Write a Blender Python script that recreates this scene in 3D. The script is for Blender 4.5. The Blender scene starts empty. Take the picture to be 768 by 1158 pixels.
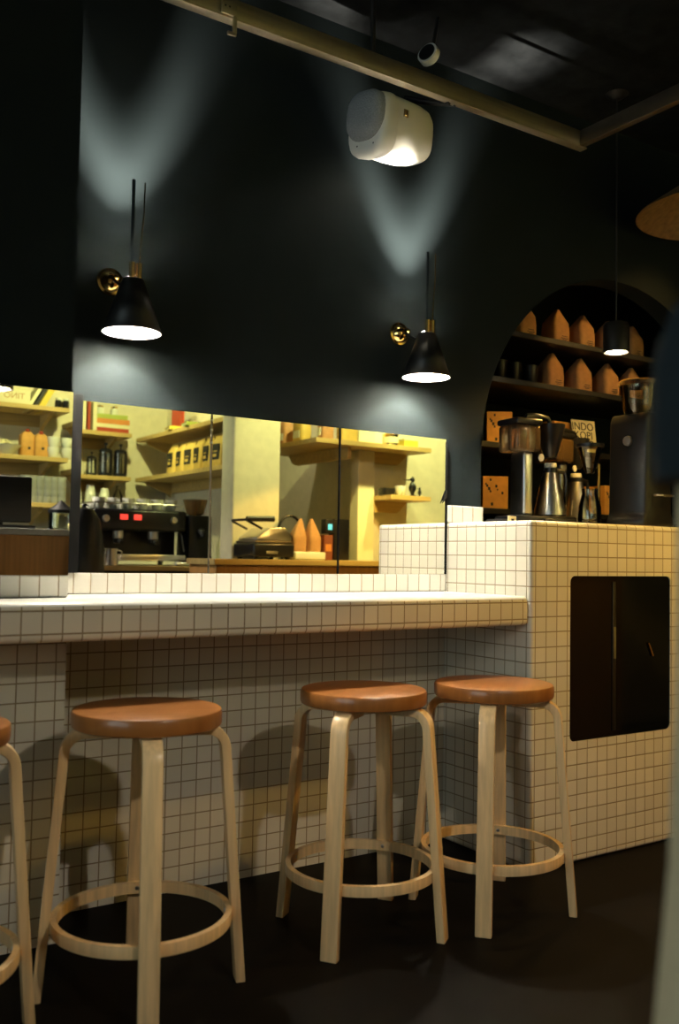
import bpy, bmesh, math, random
from mathutils import Vector, Matrix
random.seed(7)
C = bpy.context.scene.collection
SC = bpy.context.scene
PI = math.pi

# ------------------------------------------------------------------ camera
F = 1067.08                       # focal length in pixels of a 768 x 1158 frame
YAW, PITCH, ROLL = 0.58528, 0.04708, 0.01672
CAM = Vector((-2.237, -2.234, 1.0127))
cy, sy, cp, sp, cr, sr = math.cos(YAW), math.sin(YAW), math.cos(PITCH), math.sin(PITCH), math.cos(ROLL), math.sin(ROLL)
fw = Vector((sy*cp, cy*cp, sp)); r0 = Vector((cy, -sy, 0)); u0 = r0.cross(fw)
rt = cr*r0 + sr*u0; up = -sr*r0 + cr*u0
cam = bpy.data.cameras.new('camera'); cob = bpy.data.objects.new('camera', cam); C.objects.link(cob)
cob.matrix_world = Matrix(((rt.x, up.x, -fw.x, CAM.x), (rt.y, up.y, -fw.y, CAM.y), (rt.z, up.z, -fw.z, CAM.z), (0, 0, 0, 1)))
cam.sensor_fit = 'VERTICAL'; cam.sensor_height = 36; cam.sensor_width = 24; cam.lens = F/1158*36
cam.clip_start = 0.02
cam.dof.use_dof = True; cam.dof.focus_distance = 3.1; cam.dof.aperture_fstop = 2.6
SC.camera = cob

# ------------------------------------------------------------------ world, exposure
w = bpy.data.worlds.new('world'); SC.world = w; w.use_nodes = True
w.node_tree.nodes['Background'].inputs[0].default_value = (0.8, 0.95, 1.0, 1)
w.node_tree.nodes['Background'].inputs[1].default_value = 3.6
SC.view_settings.view_transform = 'Standard'; SC.view_settings.look = 'None'
SC.view_settings.gamma = 1; SC.view_settings.use_curve_mapping = False
SC.view_settings.exposure = 0.0
SC.cycles.use_denoising = True
SC.cycles.max_bounces = 8; SC.cycles.diffuse_bounces = 2; SC.cycles.glossy_bounces = 5
SC.cycles.transmission_bounces = 8; SC.cycles.transparent_max_bounces = 8
SC.cycles.sample_clamp_indirect = 60; SC.cycles.caustics_reflective = False; SC.cycles.caustics_refractive = False
SC.cycles.blur_glossy = 0.5
BULB = 3100.0          # emission of the two wall lamp bulbs
BARP = 50.0           # pendant over the bar end (W)
UPL = 520.0           # upward beam of each wall lamp (W)
BLK = 80.0           # unseen spotlight added for the alcove bags (W)
PEND = 60.0           # unseen pendant added over the aisle (W)
FILL = 75.0          # unseen spotlights added to light the bar side (W)

def spot(name, loc, target, power, angle, blend=0.6, col=(1, .78, .45), r=.03, parent=None):
    l = bpy.data.lights.new(name, 'SPOT'); l.energy = power; l.color = col
    l.spot_size = math.radians(angle); l.spot_blend = blend; l.shadow_soft_size = r
    o = bpy.data.objects.new(name, l); C.objects.link(o)
    o.location = loc
    d = Vector(target) - Vector(loc); o.rotation_euler = d.to_track_quat('-Z', 'Y').to_euler()
    if parent: o.parent = parent
    return o

# ------------------------------------------------------------------ materials
def newmat(name):
    m = bpy.data.materials.new(name); m.use_nodes = True
    nt = m.node_tree; return m, nt, nt.nodes['Principled BSDF']

def mat(name, col, rough=.5, metal=0., var=.12, scale=8., bump=0., coat=0., stretch=(1, 1, 1), trans=0., ior=1.45, spec=.5):
    m, nt, b = newmat(name)
    tc = nt.nodes.new('ShaderNodeTexCoord'); mp = nt.nodes.new('ShaderNodeMapping')
    mp.inputs['Scale'].default_value = stretch
    nz = nt.nodes.new('ShaderNodeTexNoise'); nz.inputs['Scale'].default_value = scale; nz.inputs['Detail'].default_value = 4
    nt.links.new(tc.outputs['Object'], mp.inputs[0]); nt.links.new(mp.outputs[0], nz.inputs['Vector'])
    rp = nt.nodes.new('ShaderNodeValToRGB')
    rp.color_ramp.elements[0].position = .3; rp.color_ramp.elements[1].position = .7
    rp.color_ramp.elements[0].color = (*[max(0, c*(1-var)) for c in col], 1)
    rp.color_ramp.elements[1].color = (*[min(1, c*(1+var)) for c in col], 1)
    nt.links.new(nz.outputs[0], rp.inputs[0]); nt.links.new(rp.outputs[0], b.inputs['Base Color'])
    b.inputs['Roughness'].default_value = rough; b.inputs['Metallic'].default_value = metal
    b.inputs['Coat Weight'].default_value = coat; b.inputs['Transmission Weight'].default_value = trans
    b.inputs['IOR'].default_value = ior; b.inputs['Specular IOR Level'].default_value = spec
    if bump:
        bp = nt.nodes.new('ShaderNodeBump'); bp.inputs['Strength'].default_value = bump; bp.inputs['Distance'].default_value = .01
        nt.links.new(nz.outputs[0], bp.inputs['Height']); nt.links.new(bp.outputs[0], b.inputs['Normal'])
    return m

def emit(name, col, strength):
    m, nt, b = newmat(name)
    b.inputs['Base Color'].default_value = (*col, 1)
    b.inputs['Emission Color'].default_value = (*col, 1); b.inputs['Emission Strength'].default_value = strength
    return m

def thin_glass(name, col):
    m, nt, b = newmat(name); N = nt.nodes.new; L = nt.links.new
    tr = N('ShaderNodeBsdfTransparent'); tr.inputs[0].default_value = (*col, 1)
    gl = N('ShaderNodeBsdfGlossy'); gl.inputs['Roughness'].default_value = .05
    fz = N('ShaderNodeFresnel'); fz.inputs[0].default_value = 1.5
    nz = N('ShaderNodeTexNoise'); nz.inputs['Scale'].default_value = 6
    mr = N('ShaderNodeMapRange'); mr.inputs[3].default_value = 1.6; mr.inputs[4].default_value = 2.0; L(nz.outputs[0], mr.inputs[0])
    mu = N('ShaderNodeMath'); mu.operation = 'MULTIPLY'; L(fz.outputs[0], mu.inputs[0]); L(mr.outputs[0], mu.inputs[1])
    mx = N('ShaderNodeMixShader'); L(mu.outputs[0], mx.inputs[0]); L(tr.outputs[0], mx.inputs[1]); L(gl.outputs[0], mx.inputs[2])
    L(mx.outputs[0], nt.nodes['Material Output'].inputs[0]); return m

def tile_mat(name, px, pz, ox, oz, col=(.78, .73, .61), grout=(.33, .255, .15)):
    """square mosaic: grid read from the mesh UVs, which are metres on the surface"""
    m, nt, b = newmat(name); N = nt.nodes.new; L = nt.links.new
    uv = N('ShaderNodeUVMap'); uv.uv_map = 'UVMap'
    mp = N('ShaderNodeVectorMath'); mp.operation = 'SUBTRACT'; mp.inputs[1].default_value = (ox, oz, 0)
    sc = N('ShaderNodeVectorMath'); sc.operation = 'DIVIDE'; sc.inputs[1].default_value = (px, pz, 1)
    L(uv.outputs[0], mp.inputs[0]); L(mp.outputs[0], sc.inputs[0])
    fr = N('ShaderNodeVectorMath'); fr.operation = 'FRACTION'; L(sc.outputs[0], fr.inputs[0])
    fl = N('ShaderNodeVectorMath'); fl.operation = 'FLOOR'; L(sc.outputs[0], fl.inputs[0])
    sb = N('ShaderNodeVectorMath'); sb.operation = 'SUBTRACT'; sb.inputs[1].default_value = (.5, .5, .5); L(fr.outputs[0], sb.inputs[0])
    ab = N('ShaderNodeVectorMath'); ab.operation = 'ABSOLUTE'; L(sb.outputs[0], ab.inputs[0])
    sx = N('ShaderNodeSeparateXYZ'); L(ab.outputs[0], sx.inputs[0])
    mx = N('ShaderNodeMath'); mx.operation = 'MAXIMUM'; L(sx.outputs[0], mx.inputs[0]); L(sx.outputs[1], mx.inputs[1])
    mr = N('ShaderNodeMapRange'); mr.interpolation_type = 'SMOOTHSTEP'
    mr.inputs[1].default_value = .448; mr.inputs[2].default_value = .478; L(mx.outputs[0], mr.inputs[0])
    wn = N('ShaderNodeTexWhiteNoise'); wn.noise_dimensions = '2D'; L(fl.outputs[0], wn.inputs['Vector'])
    rp = N('ShaderNodeValToRGB')
    rp.color_ramp.elements[0].color = (*[c*.93 for c in col], 1); rp.color_ramp.elements[1].color = (*[min(1, c*1.04) for c in col], 1)
    L(wn.outputs[0], rp.inputs[0])
    mi = N('ShaderNodeMix'); mi.data_type = 'RGBA'; L(mr.outputs[0], mi.inputs[0]); L(rp.outputs[0], mi.inputs[6])
    mi.inputs[7].default_value = (*grout, 1); L(mi.outputs[2], b.inputs['Base Color'])
    rr = N('ShaderNodeMapRange'); rr.inputs[3].default_value = .22; rr.inputs[4].default_value = .85; L(mr.outputs[0], rr.inputs[0]); L(rr.outputs[0], b.inputs['Roughness'])
    bp = N('ShaderNodeBump'); bp.invert = True; bp.inputs['Strength'].default_value = .5; bp.inputs['Distance'].default_value = .002
    L(mr.outputs[0], bp.inputs['Height']); L(bp.outputs[0], b.inputs['Normal'])
    return m

M = dict(
    teal=mat('teal_wall_paint', (.0125, .0172, .019), .6, spec=.06, var=.08, scale=3, bump=.03),
    ceil=mat('dark_ceiling_plaster', (.010, .011, .012), .8, spec=.05, var=.4, scale=14, bump=.3),
    floor=mat('dark_polished_concrete', (.005, .0042, .0035), .5, spec=.06, var=.5, scale=2.2, bump=.02),
    plaster=mat('cream_plaster', (.72, .66, .50), .8, var=.05, scale=20, bump=.1),
    plaster2=mat('grey_plaster', (.55, .55, .50), .8, var=.05, scale=20, bump=.1),
    birch=mat('birch_lacquered', (.33, .122, .029), .32, var=.14, scale=5, stretch=(1, 12, 1), coat=.2),
    birchleg=mat('birch_bent_lamella', (.88, .61, .31), .36, var=.12, scale=6, stretch=(14, 14, .6), coat=.15),
    shelfwood=mat('pine_shelf', (.52, .36, .13), .5, var=.15, scale=5, stretch=(.6, 12, 12)),
    barwood=mat('bar_front_plywood', (.55, .27, .08), .5, var=.15, scale=5, stretch=(12, 12, .6)),
    kraft=mat('kraft_paper', (.50, .25, .10), .75, var=.1, scale=40, bump=.15),
    kraft2=mat('kraft_card', (.58, .29, .07), .7, var=.12, scale=30),
    yellowbag=mat('golden_paper_bag', (.62, .42, .10), .6, var=.08, scale=30, bump=.1),
    black=mat('black_plastic', (.012, .012, .013), .4, var=.2),
    blackm=mat('black_enamel', (.010, .010, .012), .3, var=.2, metal=0),
    shadeblk=mat('black_lamp_enamel', (.008, .008, .008), .45, var=.2),
    white=mat('white_plastic', (.78, .76, .70), .35, var=.03),
    china=mat('white_china', (.75, .75, .66), .25, var=.04),
    glaze=mat('white_glazed_top', (.86, .84, .78), .25, var=.03),
    grille=mat('grey_speaker_cloth', (.30, .31, .32), .9, var=.15, scale=220, bump=.4),
    steel=mat('brushed_steel', (.62, .61, .60), .28, metal=1, var=.06, stretch=(40, 40, 1)),
    alu=mat('aluminium_rail_metal', (.62, .54, .40), .45, metal=1, var=.12, scale=10, stretch=(.3, 8, 8)),
    darkalu=mat('dark_rail_metal', (.22, .18, .13), .45, metal=1, var=.15),
    brass=mat('polished_brass', (.80, .55, .20), .16, metal=1, var=.05),
    label=mat('black_paper_label', (.02, .02, .02), .6, var=.2),
    cream=mat('cream_card', (.72, .66, .42), .7, var=.06),
    red=mat('red_cover', (.38, .05, .02), .6), orange=mat('orange_cover', (.60, .22, .05), .6),
    green=mat('green_cover', (.36, .42, .08), .6), yellow=mat('yellow_cover', (.70, .52, .06), .6),
    rust=mat('rust_carton', (.22, .06, .03), .6),
    glass=thin_glass('clear_glass', (.95, .97, .94)),
    amber=mat('smoked_tank', (.30, .18, .08), .08, trans=.75, var=.05),
    darkglass=mat('dark_cooler_glass', (.004, .005, .006), .08, var=.2),
    mirror=mat('silvered_mirror', (.95, .95, .90), .012, metal=1, var=.008, scale=2),
    pale=mat('pale_beige_cloth', (.55, .43, .26), .9, var=.08, scale=60, bump=.2),
    navy=mat('dark_teal_cloth', (.003, .008, .011), .9, var=.2, scale=60, bump=.2),
    rattan=mat('brown_woven_shade', (.22, .12, .045), .8, var=.25, scale=40, bump=.3),
    matte=mat('matte_black_trim', (.008, .008, .008), .7, var=.1, spec=.08),
    bulb=emit('warm_bulb', (1, .93, .77), BULB),
    bulb2=emit('small_bulb', (1, .72, .42), 70),
    redled=emit('red_display', (1, .07, .05), 1.1),
    dimred=emit('dim_red_lamp', (1, .02, .02), .035),
    cyan=emit('cyan_screen', (.1, .55, .8), .8),
    sky=emit('evening_sky', (.35, .6, 1), .0),
    shadein=mat('white_shade_inside', (.85, .82, .75), .6, var=.02),
)
TILE = tile_mat('white_mosaic_tile', .05, .05, .0218, .0241)
TILEC = tile_mat('white_edge_tile', .0486, .055, -1.6343, .8728)

# ------------------------------------------------------------------ mesh helpers
def B(): return bmesh.new()
def box(bm, lo, hi, bev=0., seg=2):
    x0, y0, z0 = lo; x1, y1, z1 = hi
    v = [bm.verts.new(p) for p in ((x0,y0,z0),(x1,y0,z0),(x1,y1,z0),(x0,y1,z0),(x0,y0,z1),(x1,y0,z1),(x1,y1,z1),(x0,y1,z1))]
    f = [bm.faces.new([v[i] for i in q]) for q in ((3,2,1,0),(4,5,6,7),(0,1,5,4),(1,2,6,5),(2,3,7,6),(3,0,4,7))]
    if bev:
        es = list({e for q in f for e in q.edges})
        bmesh.ops.bevel(bm, geom=es, offset=bev, segments=seg, profile=.5, affect='EDGES', clamp_overlap=True)
    return bm
def prism(bm, poly, a, b, axis='z', bev=0., seg=2):
    def P(p, t): return {'z': (p[0], p[1], t), 'y': (p[0], t, p[1]), 'x': (t, p[0], p[1])}[axis]
    lo = [bm.verts.new(P(p, a)) for p in poly]; hi = [bm.verts.new(P(p, b)) for p in poly]; n = len(poly)
    fs = [bm.faces.new(lo[::-1]), bm.faces.new(hi)] + [bm.faces.new((lo[i], lo[(i+1) % n], hi[(i+1) % n], hi[i])) for i in range(n)]
    bmesh.ops.recalc_face_normals(bm, faces=fs)
    if bev:
        es = list({e for q in fs for e in q.edges})
        bmesh.ops.bevel(bm, geom=es, offset=bev, segments=seg, profile=.5, affect='EDGES', clamp_overlap=True)
    return bm
def lathe(bm, prof, c=(0, 0, 0), n=24, caps=True, mtx=None):
    rings = []
    T = Matrix.Translation(c) @ (mtx if mtx else Matrix.Identity(4))
    for r, z in prof:
        if r < 1e-6: rings.append([bm.verts.new(T @ Vector((0, 0, z)))])
        else: rings.append([bm.verts.new(T @ Vector((r*math.cos(2*PI*k/n), r*math.sin(2*PI*k/n), z))) for k in range(n)])
    fs = []
    for a, b in zip(rings, rings[1:]):
        for k in range(n):
            k2 = (k+1) % n
            if len(a) == 1 and len(b) == 1: continue
            if len(a) == 1: fs.append(bm.faces.new((a[0], b[k2], b[k])))
            elif len(b) == 1: fs.append(bm.faces.new((a[k], a[k2], b[0])))
            else: fs.append(bm.faces.new((a[k], a[k2], b[k2], b[k])))
    if caps:
        if len(rings[0]) > 1: fs.append(bm.faces.new(rings[0][::-1]))
        if len(rings[-1]) > 1: fs.append(bm.faces.new(rings[-1]))
    bmesh.ops.recalc_face_normals(bm, faces=fs)
    return bm
def tube(bm, pts, r, n=10, closed=False):
    pts = [Vector(p) for p in pts]; rings = []; m = len(pts); ref = None
    for i, p in enumerate(pts):
        if closed: d = pts[(i+1) % m] - pts[i-1]
        else: d = (pts[min(i+1, m-1)] - pts[max(i-1, 0)])
        d.normalize()
        if ref is None:
            ref = Vector((0, 0, 1)) if abs(d.z) < .9 else Vector((1, 0, 0))
        a = (ref - d*ref.dot(d)).normalized(); ref = a; b = d.cross(a)
        rr = r[i] if isinstance(r, (list, tuple)) else r
        rings.append([bm.verts.new(p + rr*(math.cos(2*PI*k/n)*a + math.sin(2*PI*k/n)*b)) for k in range(n)])
    fs = []
    prs = list(zip(rings, rings[1:])) + ([(rings[-1], rings[0])] if closed else [])
    for a, b in prs:
        for k in range(n): fs.append(bm.faces.new((a[k], a[(k+1) % n], b[(k+1) % n], b[k])))
    if not closed: fs += [bm.faces.new(rings[0][::-1]), bm.faces.new(rings[-1])]
    bmesh.ops.recalc_face_normals(bm, faces=fs)
    return bm
def loft(bm, rings, cap=True):
    R = [[bm.verts.new(p) for p in q] for q in rings]; n = len(R[0]); fs = []
    for a, b in zip(R, R[1:]):
        for k in range(n): fs.append(bm.faces.new((a[k], a[(k+1) % n], b[(k+1) % n], b[k])))
    if cap: fs += [bm.faces.new(R[0][::-1]), bm.faces.new(R[-1])]
    bmesh.ops.recalc_face_normals(bm, faces=fs)
    return bm
def rrect(cx, cz, w, h, r, n=5):
    out = []
    for ax, az, s in ((cx+w/2-r, cz+h/2-r, 0), (cx-w/2+r, cz+h/2-r, PI/2), (cx-w/2+r, cz-h/2+r, PI), (cx+w/2-r, cz-h/2+r, 1.5*PI)):
        for k in range(n+1): out.append((ax+r*math.cos(s+k*PI/2/n), az+r*math.sin(s+k*PI/2/n)))
    return out
def superell(cx, cz, a, b, e=3., n=28):
    o = []
    for k in range(n):
        t = 2*PI*k/n; c, s = math.cos(t), math.sin(t)
        o.append((cx+a*math.copysign(abs(c)**(2/e), c), cz+b*math.copysign(abs(s)**(2/e), s)))
    return o
def tile_uv(me):
    uv = me.uv_layers.new(name='UVMap') if not me.uv_layers else me.uv_layers[0]
    for p in me.polygons:
        nx, ny, nz = [abs(c) for c in p.normal]
        for li in p.loop_indices:
            v = me.vertices[me.loops[li].vertex_index].co
            if nz > .75: q = (v.x, v.y)
            elif nx > ny: q = (v.y - .019 + .0218, v.z)
            else: q = (v.x, v.z)
            uv.data[li].uv = q
def obj(name, bm, m, parent=None, loc=None, rot=None, smooth=35, mats=None):
    me = bpy.data.meshes.new(name); bm.to_mesh(me); bm.free()
    for x in ([m] if mats is None else mats): me.materials.append(x)
    o = bpy.data.objects.new(name, me); C.objects.link(o)
    if loc is not None: o.location = loc
    if rot is not None: o.rotation_euler = rot
    if parent is not None: o.parent = parent
    if smooth:
        for p in me.polygons: p.use_smooth = not (smooth <= 35 and max(abs(c) for c in p.normal) > .9995)
        try: me.set_sharp_from_angle(angle=math.radians(smooth))
        except Exception: pass
    if m in (TILE, TILEC) or (m and 'tile' in m.name): tile_uv(me)
    return o
def tag(o, label, cat, group=None):
    o['label'] = label; o['category'] = cat
    if group: o['group'] = group
    return o
def thing(name, label, cat, loc=(0, 0, 0), rz=0., group=None, rot=None):
    o = bpy.data.objects.new(name, None); C.objects.link(o); o.empty_display_size = .05
    o.location = loc; o.rotation_euler = rot if rot else (0, 0, rz)
    return tag(o, label, cat, group)
def struct(o): o['kind'] = 'structure'; return o
def copy_tree(o, parent=None):
    c = o.copy(); C.objects.link(c)
    if parent is not None: c.parent = parent
    for ch in list(o.children): copy_tree(ch, c)
    return c
def place(proto, first, loc, label, rz=None, group=None, scale=None):
    o = proto if first else copy_tree(proto)
    o.location = loc
    if rz is not None: o.rotation_euler = (0, 0, rz)
    if scale: o.scale = scale
    o['label'] = label
    if group: o['group'] = group
    return o
def text(name, s, size, m, parent, loc, rot, depth=.0006):
    cu = bpy.data.curves.new(name, 'FONT'); cu.body = s; cu.size = size; cu.extrude = depth; cu.align_x = 'CENTER'; cu.align_y = 'CENTER'
    cu.resolution_u = 3
    t = bpy.data.objects.new(name, cu); C.objects.link(t)
    me = bpy.data.meshes.new_from_object(t.evaluated_get(bpy.context.evaluated_depsgraph_get()))
    bpy.data.objects.remove(t)
    me.materials.clear(); me.materials.append(m)
    o = bpy.data.objects.new(name, me); C.objects.link(o); o.parent = parent; o.location = loc; o.rotation_euler = rot
    return o
def ray(x, y): return rt*((x-384)/F) + up*((579-y)/F) + fw
def at(x, y, Y):                                   # where the sight line of a photo pixel crosses the plane Y
    d = ray(x, y); t = (Y-CAM.y)/d.y; return CAM + d*t
MY, MYL = .428, .240                               # mirror faces: long wall, pilaster
def atm(x, y, Y, plane=MY):                        # the real point seen in the mirror at a photo pixel
    p = at(x, y, Y); p.y = 2*plane - p.y; return p

# ------------------------------------------------------------------ room shell
CEIL = 2.86; XL, XR, YF = -3.9, 3.4, -3.24; WY = .445
bm = B(); box(bm, (XL, YF, -.08), (XR, 1.4, 0)); struct(obj('floor', bm, M['floor'], smooth=0))
bm = B(); box(bm, (XL, YF, CEIL), (XR, 1.4, CEIL+.08)); struct(obj('ceiling', bm, M['ceil'], smooth=0))
# back wall with the arched alcove
ax0, ax1, zs = .180, 1.757, 1.42; axc, aR = (ax0+ax1)/2, (ax1-ax0)/2
poly = [(XL, 0), (ax0, 0), (ax0, zs)] + [(axc-aR*math.cos(k*PI/40), zs+aR*math.sin(k*PI/40)) for k in range(1, 40)] + [(ax1, zs), (ax1, 0), (XR, 0), (XR, CEIL), (XL, CEIL)]
bm = B(); prism(bm, poly, WY, WY+.10, 'y'); struct(obj('wall_back', bm, M['teal'], smooth=20))
bm = B(); box(bm, (XL, 1.05, 0), (XR, 1.13, CEIL)); struct(obj('wall_alcove', bm, M['teal'], smooth=0))
bm = B(); box(bm, (XL, .255, 0), (-1.452, WY-.001, CEIL)); struct(obj('wall_pilaster', bm, M['teal'], smooth=0))
bm = B(); box(bm, (XR, YF, 0), (XR+.08, 1.13, CEIL)); struct(obj('wall_right', bm, M['teal'], smooth=0))
bm = B(); box(bm, (XL-.08, YF-.08, 0), (XR+.08, YF, CEIL)); struct(obj('wall_front', bm, M['plaster'], smooth=0))
# left wall with a street window
wy0, wy1, wz0, wz1 = -2.6, -.5, .75, 2.3
bm = B()
box(bm, (XL-.08, YF, 0), (XL, wy0, CEIL)); box(bm, (XL-.08, wy1, 0), (XL, 1.13, CEIL))
box(bm, (XL-.08, wy0, 0), (XL, wy1, wz0)); box(bm, (XL-.08, wy0, wz1), (XL, wy1, CEIL)); struct(obj('wall_left', bm, M['teal'], smooth=0))
bm = B()
for a, b in (((wy0, wz0), (wy0+.05, wz1)), ((wy1-.05, wz0), (wy1, wz1)), ((wy0, wz0), (wy1, wz0+.05)), ((wy0, wz1-.05), (wy1, wz1)), (((wy0+wy1)/2-.025, wz0), ((wy0+wy1)/2+.025, wz1))):
    box(bm, (XL-.06, a[0], a[1]), (XL-.02, b[0], b[1]))
portal = bpy.data.lights.new('window_portal', 'AREA'); portal.shape = 'RECTANGLE'; portal.size = wz1-wz0; portal.size_y = wy1-wy0; portal.cycles.is_portal = True
po = bpy.data.objects.new('window_portal', portal); C.objects.link(po); po.location = (XL-.07, (wy0+wy1)/2, (wz0+wz1)/2); po.rotation_euler = (0, -PI/2, 0)
win = struct(obj('window_1', bm, M['black'], smooth=0))
bm = B(); box(bm, (XL-.045, wy0+.03, wz0+.03), (XL-.04, wy1-.03, wz1-.03)); obj('pane', bm, M['glass'], win, smooth=0)
# walls of the bar side, seen in the mirror
def rY(yv): return 2*MY - yv
bm = B(); box(bm, (.455, YF, 0), (.475, rY(2.60), CEIL)); struct(obj('wall_bar_side', bm, M['plaster'], smooth=0))
bm = B(); box(bm, (.155, rY(2.60), 0), (.455, rY(2.45), CEIL), .01); struct(obj('wall_bar_pillar', bm, M['plaster'], smooth=0))
bm = B(); box(bm, (1.12, YF, 0), (XR, rY(2.54), CEIL)); struct(obj('wall_bar_end', bm, M['plaster'], smooth=0))
bm = B(); box(bm, (1.015, rY(2.56), 0), (1.135, rY(2.47), CEIL), .004); struct(obj('trim_post', bm, M['cream'], smooth=0))

# ------------------------------------------------------------------ tiled counter, block, wall tiles
bm = B(); box(bm, (-1.451, .433, 0), (-.001, WY-.001, .7965)); tag(obj('wall_tile_panel', bm, TILE, smooth=0), 'shadowed white mosaic tile panel on the wall under the counter, behind the stools', 'tiles')
bm = B(); box(bm, (XL+.001, .240, 0), (-1.452, .254, .7965)); tag(obj('wall_tile_panel', bm, TILE, smooth=0), 'white mosaic tiles on the projecting pilaster foot at the left, under the counter', 'tiles')
def tile_strip(x0, x1, yf, yb, z0, z1, label):
    bm = B(); box(bm, (x0, yf, z0), (x1, yb, z1), .004)
    tag(obj('backsplash', bm, tile_mat('white_upstand_tile', .05, .2, .0218, .88, (.82, .79, .71), (.42, .33, .22)), smooth=0), label, 'tiles')
tile_strip(-1.451, -.001, .427, WY-.001, .894, .954, 'single row of bright white backsplash tiles between counter and long mirror')
tile_strip(XL+.001, -1.452, .238, .254, .894, .951, 'single row of greyer backsplash tiles under the left mirror on the pilaster')
cp_ = [(XL+.001, .004), (-.0015, .004), (-.0015, .4325), (-1.4505, .4325), (-1.4505, .2395), (XL+.001, .2395)]
bm = B(); prism(bm, cp_, .797, .893, 'z', .016, 4)
ct = obj('tiled_counter', bm, TILEC); 
ct.data.materials.append(M['glaze'])
for p_ in ct.data.polygons:
    if p_.normal.z > .5: p_.material_index = 1
tag(ct, 'long wall-hung counter edged with one row of white square tiles, glossy white top', 'counter')
# top surface and nosings read as plain glazed pieces: their own mesh parts
# block with the cooler niche
nx0, nx1, nz0, nz1 = .186, .716, .402, .960
bm = B(); box(bm, (0, 0, 0), (2.3, .45, 1.143), .012, 3)
blk = obj('tiled_block', bm, TILE)
bm = B(); prism(bm, rrect((nx0+nx1)/2, (nz0+nz1)/2, nx1-nx0, nz1-nz0, .022), -.1, .36, 'y')
cut = obj('cut', bm, M['black'])
md = blk.modifiers.new('niche', 'BOOLEAN'); md.operation = 'DIFFERENCE'; md.object = cut; md.solver = 'EXACT'
bpy.context.view_layer.update()
me2 = bpy.data.meshes.new_from_object(blk.evaluated_get(bpy.context.evaluated_depsgraph_get()))
blk.modifiers.clear(); blk.data = me2; bpy.data.objects.remove(cut)
tile_uv(me2)
for p_ in me2.polygons: p_.use_smooth = max(abs(c) for c in p_.normal) < .9995
tag(blk, 'tall tiled block at the right with a dark rounded cooler niche in its front', 'counter')
bm = B(); prism(bm, rrect((nx0+nx1)/2, (nz0+nz1)/2, nx1-nx0-.001, nz1-nz0-.001, .022), .004, .016, 'y')
fr = obj('cooler_door', bm, M['darkglass'], blk)
fr['label'] = 'dark glass door of the cooler niche'
bm = B(); box(bm, (nx0+.215, .0, nz0+.02), (nx0+.232, .0038, nz1-.02), .002); obj('door_reflection_strip', bm, mat('dark_reflection_strip', (.045, .04, .03), .35, metal=.6), blk)  # slim reflection in the door glass, built as a thin strip
bm = B(); box(bm, (nx0+.217, -.002, nz0+.27), (nx0+.230, -.0001, nz0+.38), .001); obj('door_reflection', bm, mat('olive_reflection', (.16, .14, .06), .5), blk)  # greenish part of that reflection, put in as a coloured chip
bm = B(); tube(bm, [(nx0+.405, .0, nz0+.318), (nx0+.43, .0, nz0+.27)], .004, 8); obj('door_glint', bm, M['brass'], blk)  # diagonal golden reflection on the glass, built as a small rod
# alcove shelf deck behind the block top
bm = B(); box(bm, (ax0+.003, .4515, 1.08), (ax1-.003, 1.049, 1.143), .004); tag(obj('alcove_ledge', bm, M['black'], smooth=0), 'black ledge continuing the tiled block top into the arched alcove', 'ledge')
tile_strip(.0, .176, .424, WY-.001, 1.1435, 1.207, 'short white tiled upstand standing on the block beside the arch')

# ------------------------------------------------------------------ mirrors
def mirror(x0, x1, z0, z1, yf, label):
    bm = B(); box(bm, (x0, yf, z0), (x1, yf+.012, z1))
    t = tag(obj('wall_mirror', bm, M['mirror'], smooth=0), label, 'mirror'); return t
mirror(-1.366, -.9585, .9545, 1.449, MY, 'mirror panel beside the pilaster, reflecting shelves and the espresso machine')
mirror(-.9535, -.4785, .9545, 1.449, MY, 'middle mirror panel reflecting a pillar and a sandwich grill')
mirror(-.4735, -.008, .9545, 1.449, MY, 'mirror panel next to the tiled block, reflecting lit yellow wall shelves')
mirror(XL+.002, -1.4535, .9515, 1.4375, MYL, 'left mirror panel on the projecting pilaster, reflecting mugs and stacked glasses')
def strip(x0, x1, z0, z1, m, label, y0=MY-.004, dots=()):
    bm = B(); box(bm, (x0, y0, z0), (x1, y0+.014, z1), .0008)
    t = tag(obj('mirror_strip', bm, m, smooth=0), label, 'trim')
    for z in dots:
        bm = B(); lathe(bm, [(0, -.003), (.004, -.0015), (.004, 0)], ((x0+x1)/2, y0-.0005, z), 10, mtx=Matrix.Rotation(PI/2, 4, 'X') ); obj('screw_cap', bm, M['steel'], t)
strip(-.9583, -.9537, .9545, 1.447, M['darkalu'], 'thin bronze joint strip between the first and middle mirror panels', dots=(1.36, 1.40, 1.43))
strip(-.4783, -.4737, .9545, 1.449, M['matte'], 'thin black joint strip between the two right mirror panels')
strip(-1.4515, -1.3662, .9545, 1.466, M['matte'], 'black upright strip closing the gap between pilaster and long mirror')
strip(-.0078, -.0015, .9545, 1.44, M['matte'], 'thin dark edge strip at the right end of the long mirror')
bm = B(); prism(bm, [(-.006, 1.262), (-.006, 1.235), (-.028, 1.212), (-.024, 1.222)], .4205, .4239, 'y'); tag(obj('mirror_clip', bm, M['black'], smooth=0), 'small black hook clip near the right edge of the mirror', 'clip')

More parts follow.
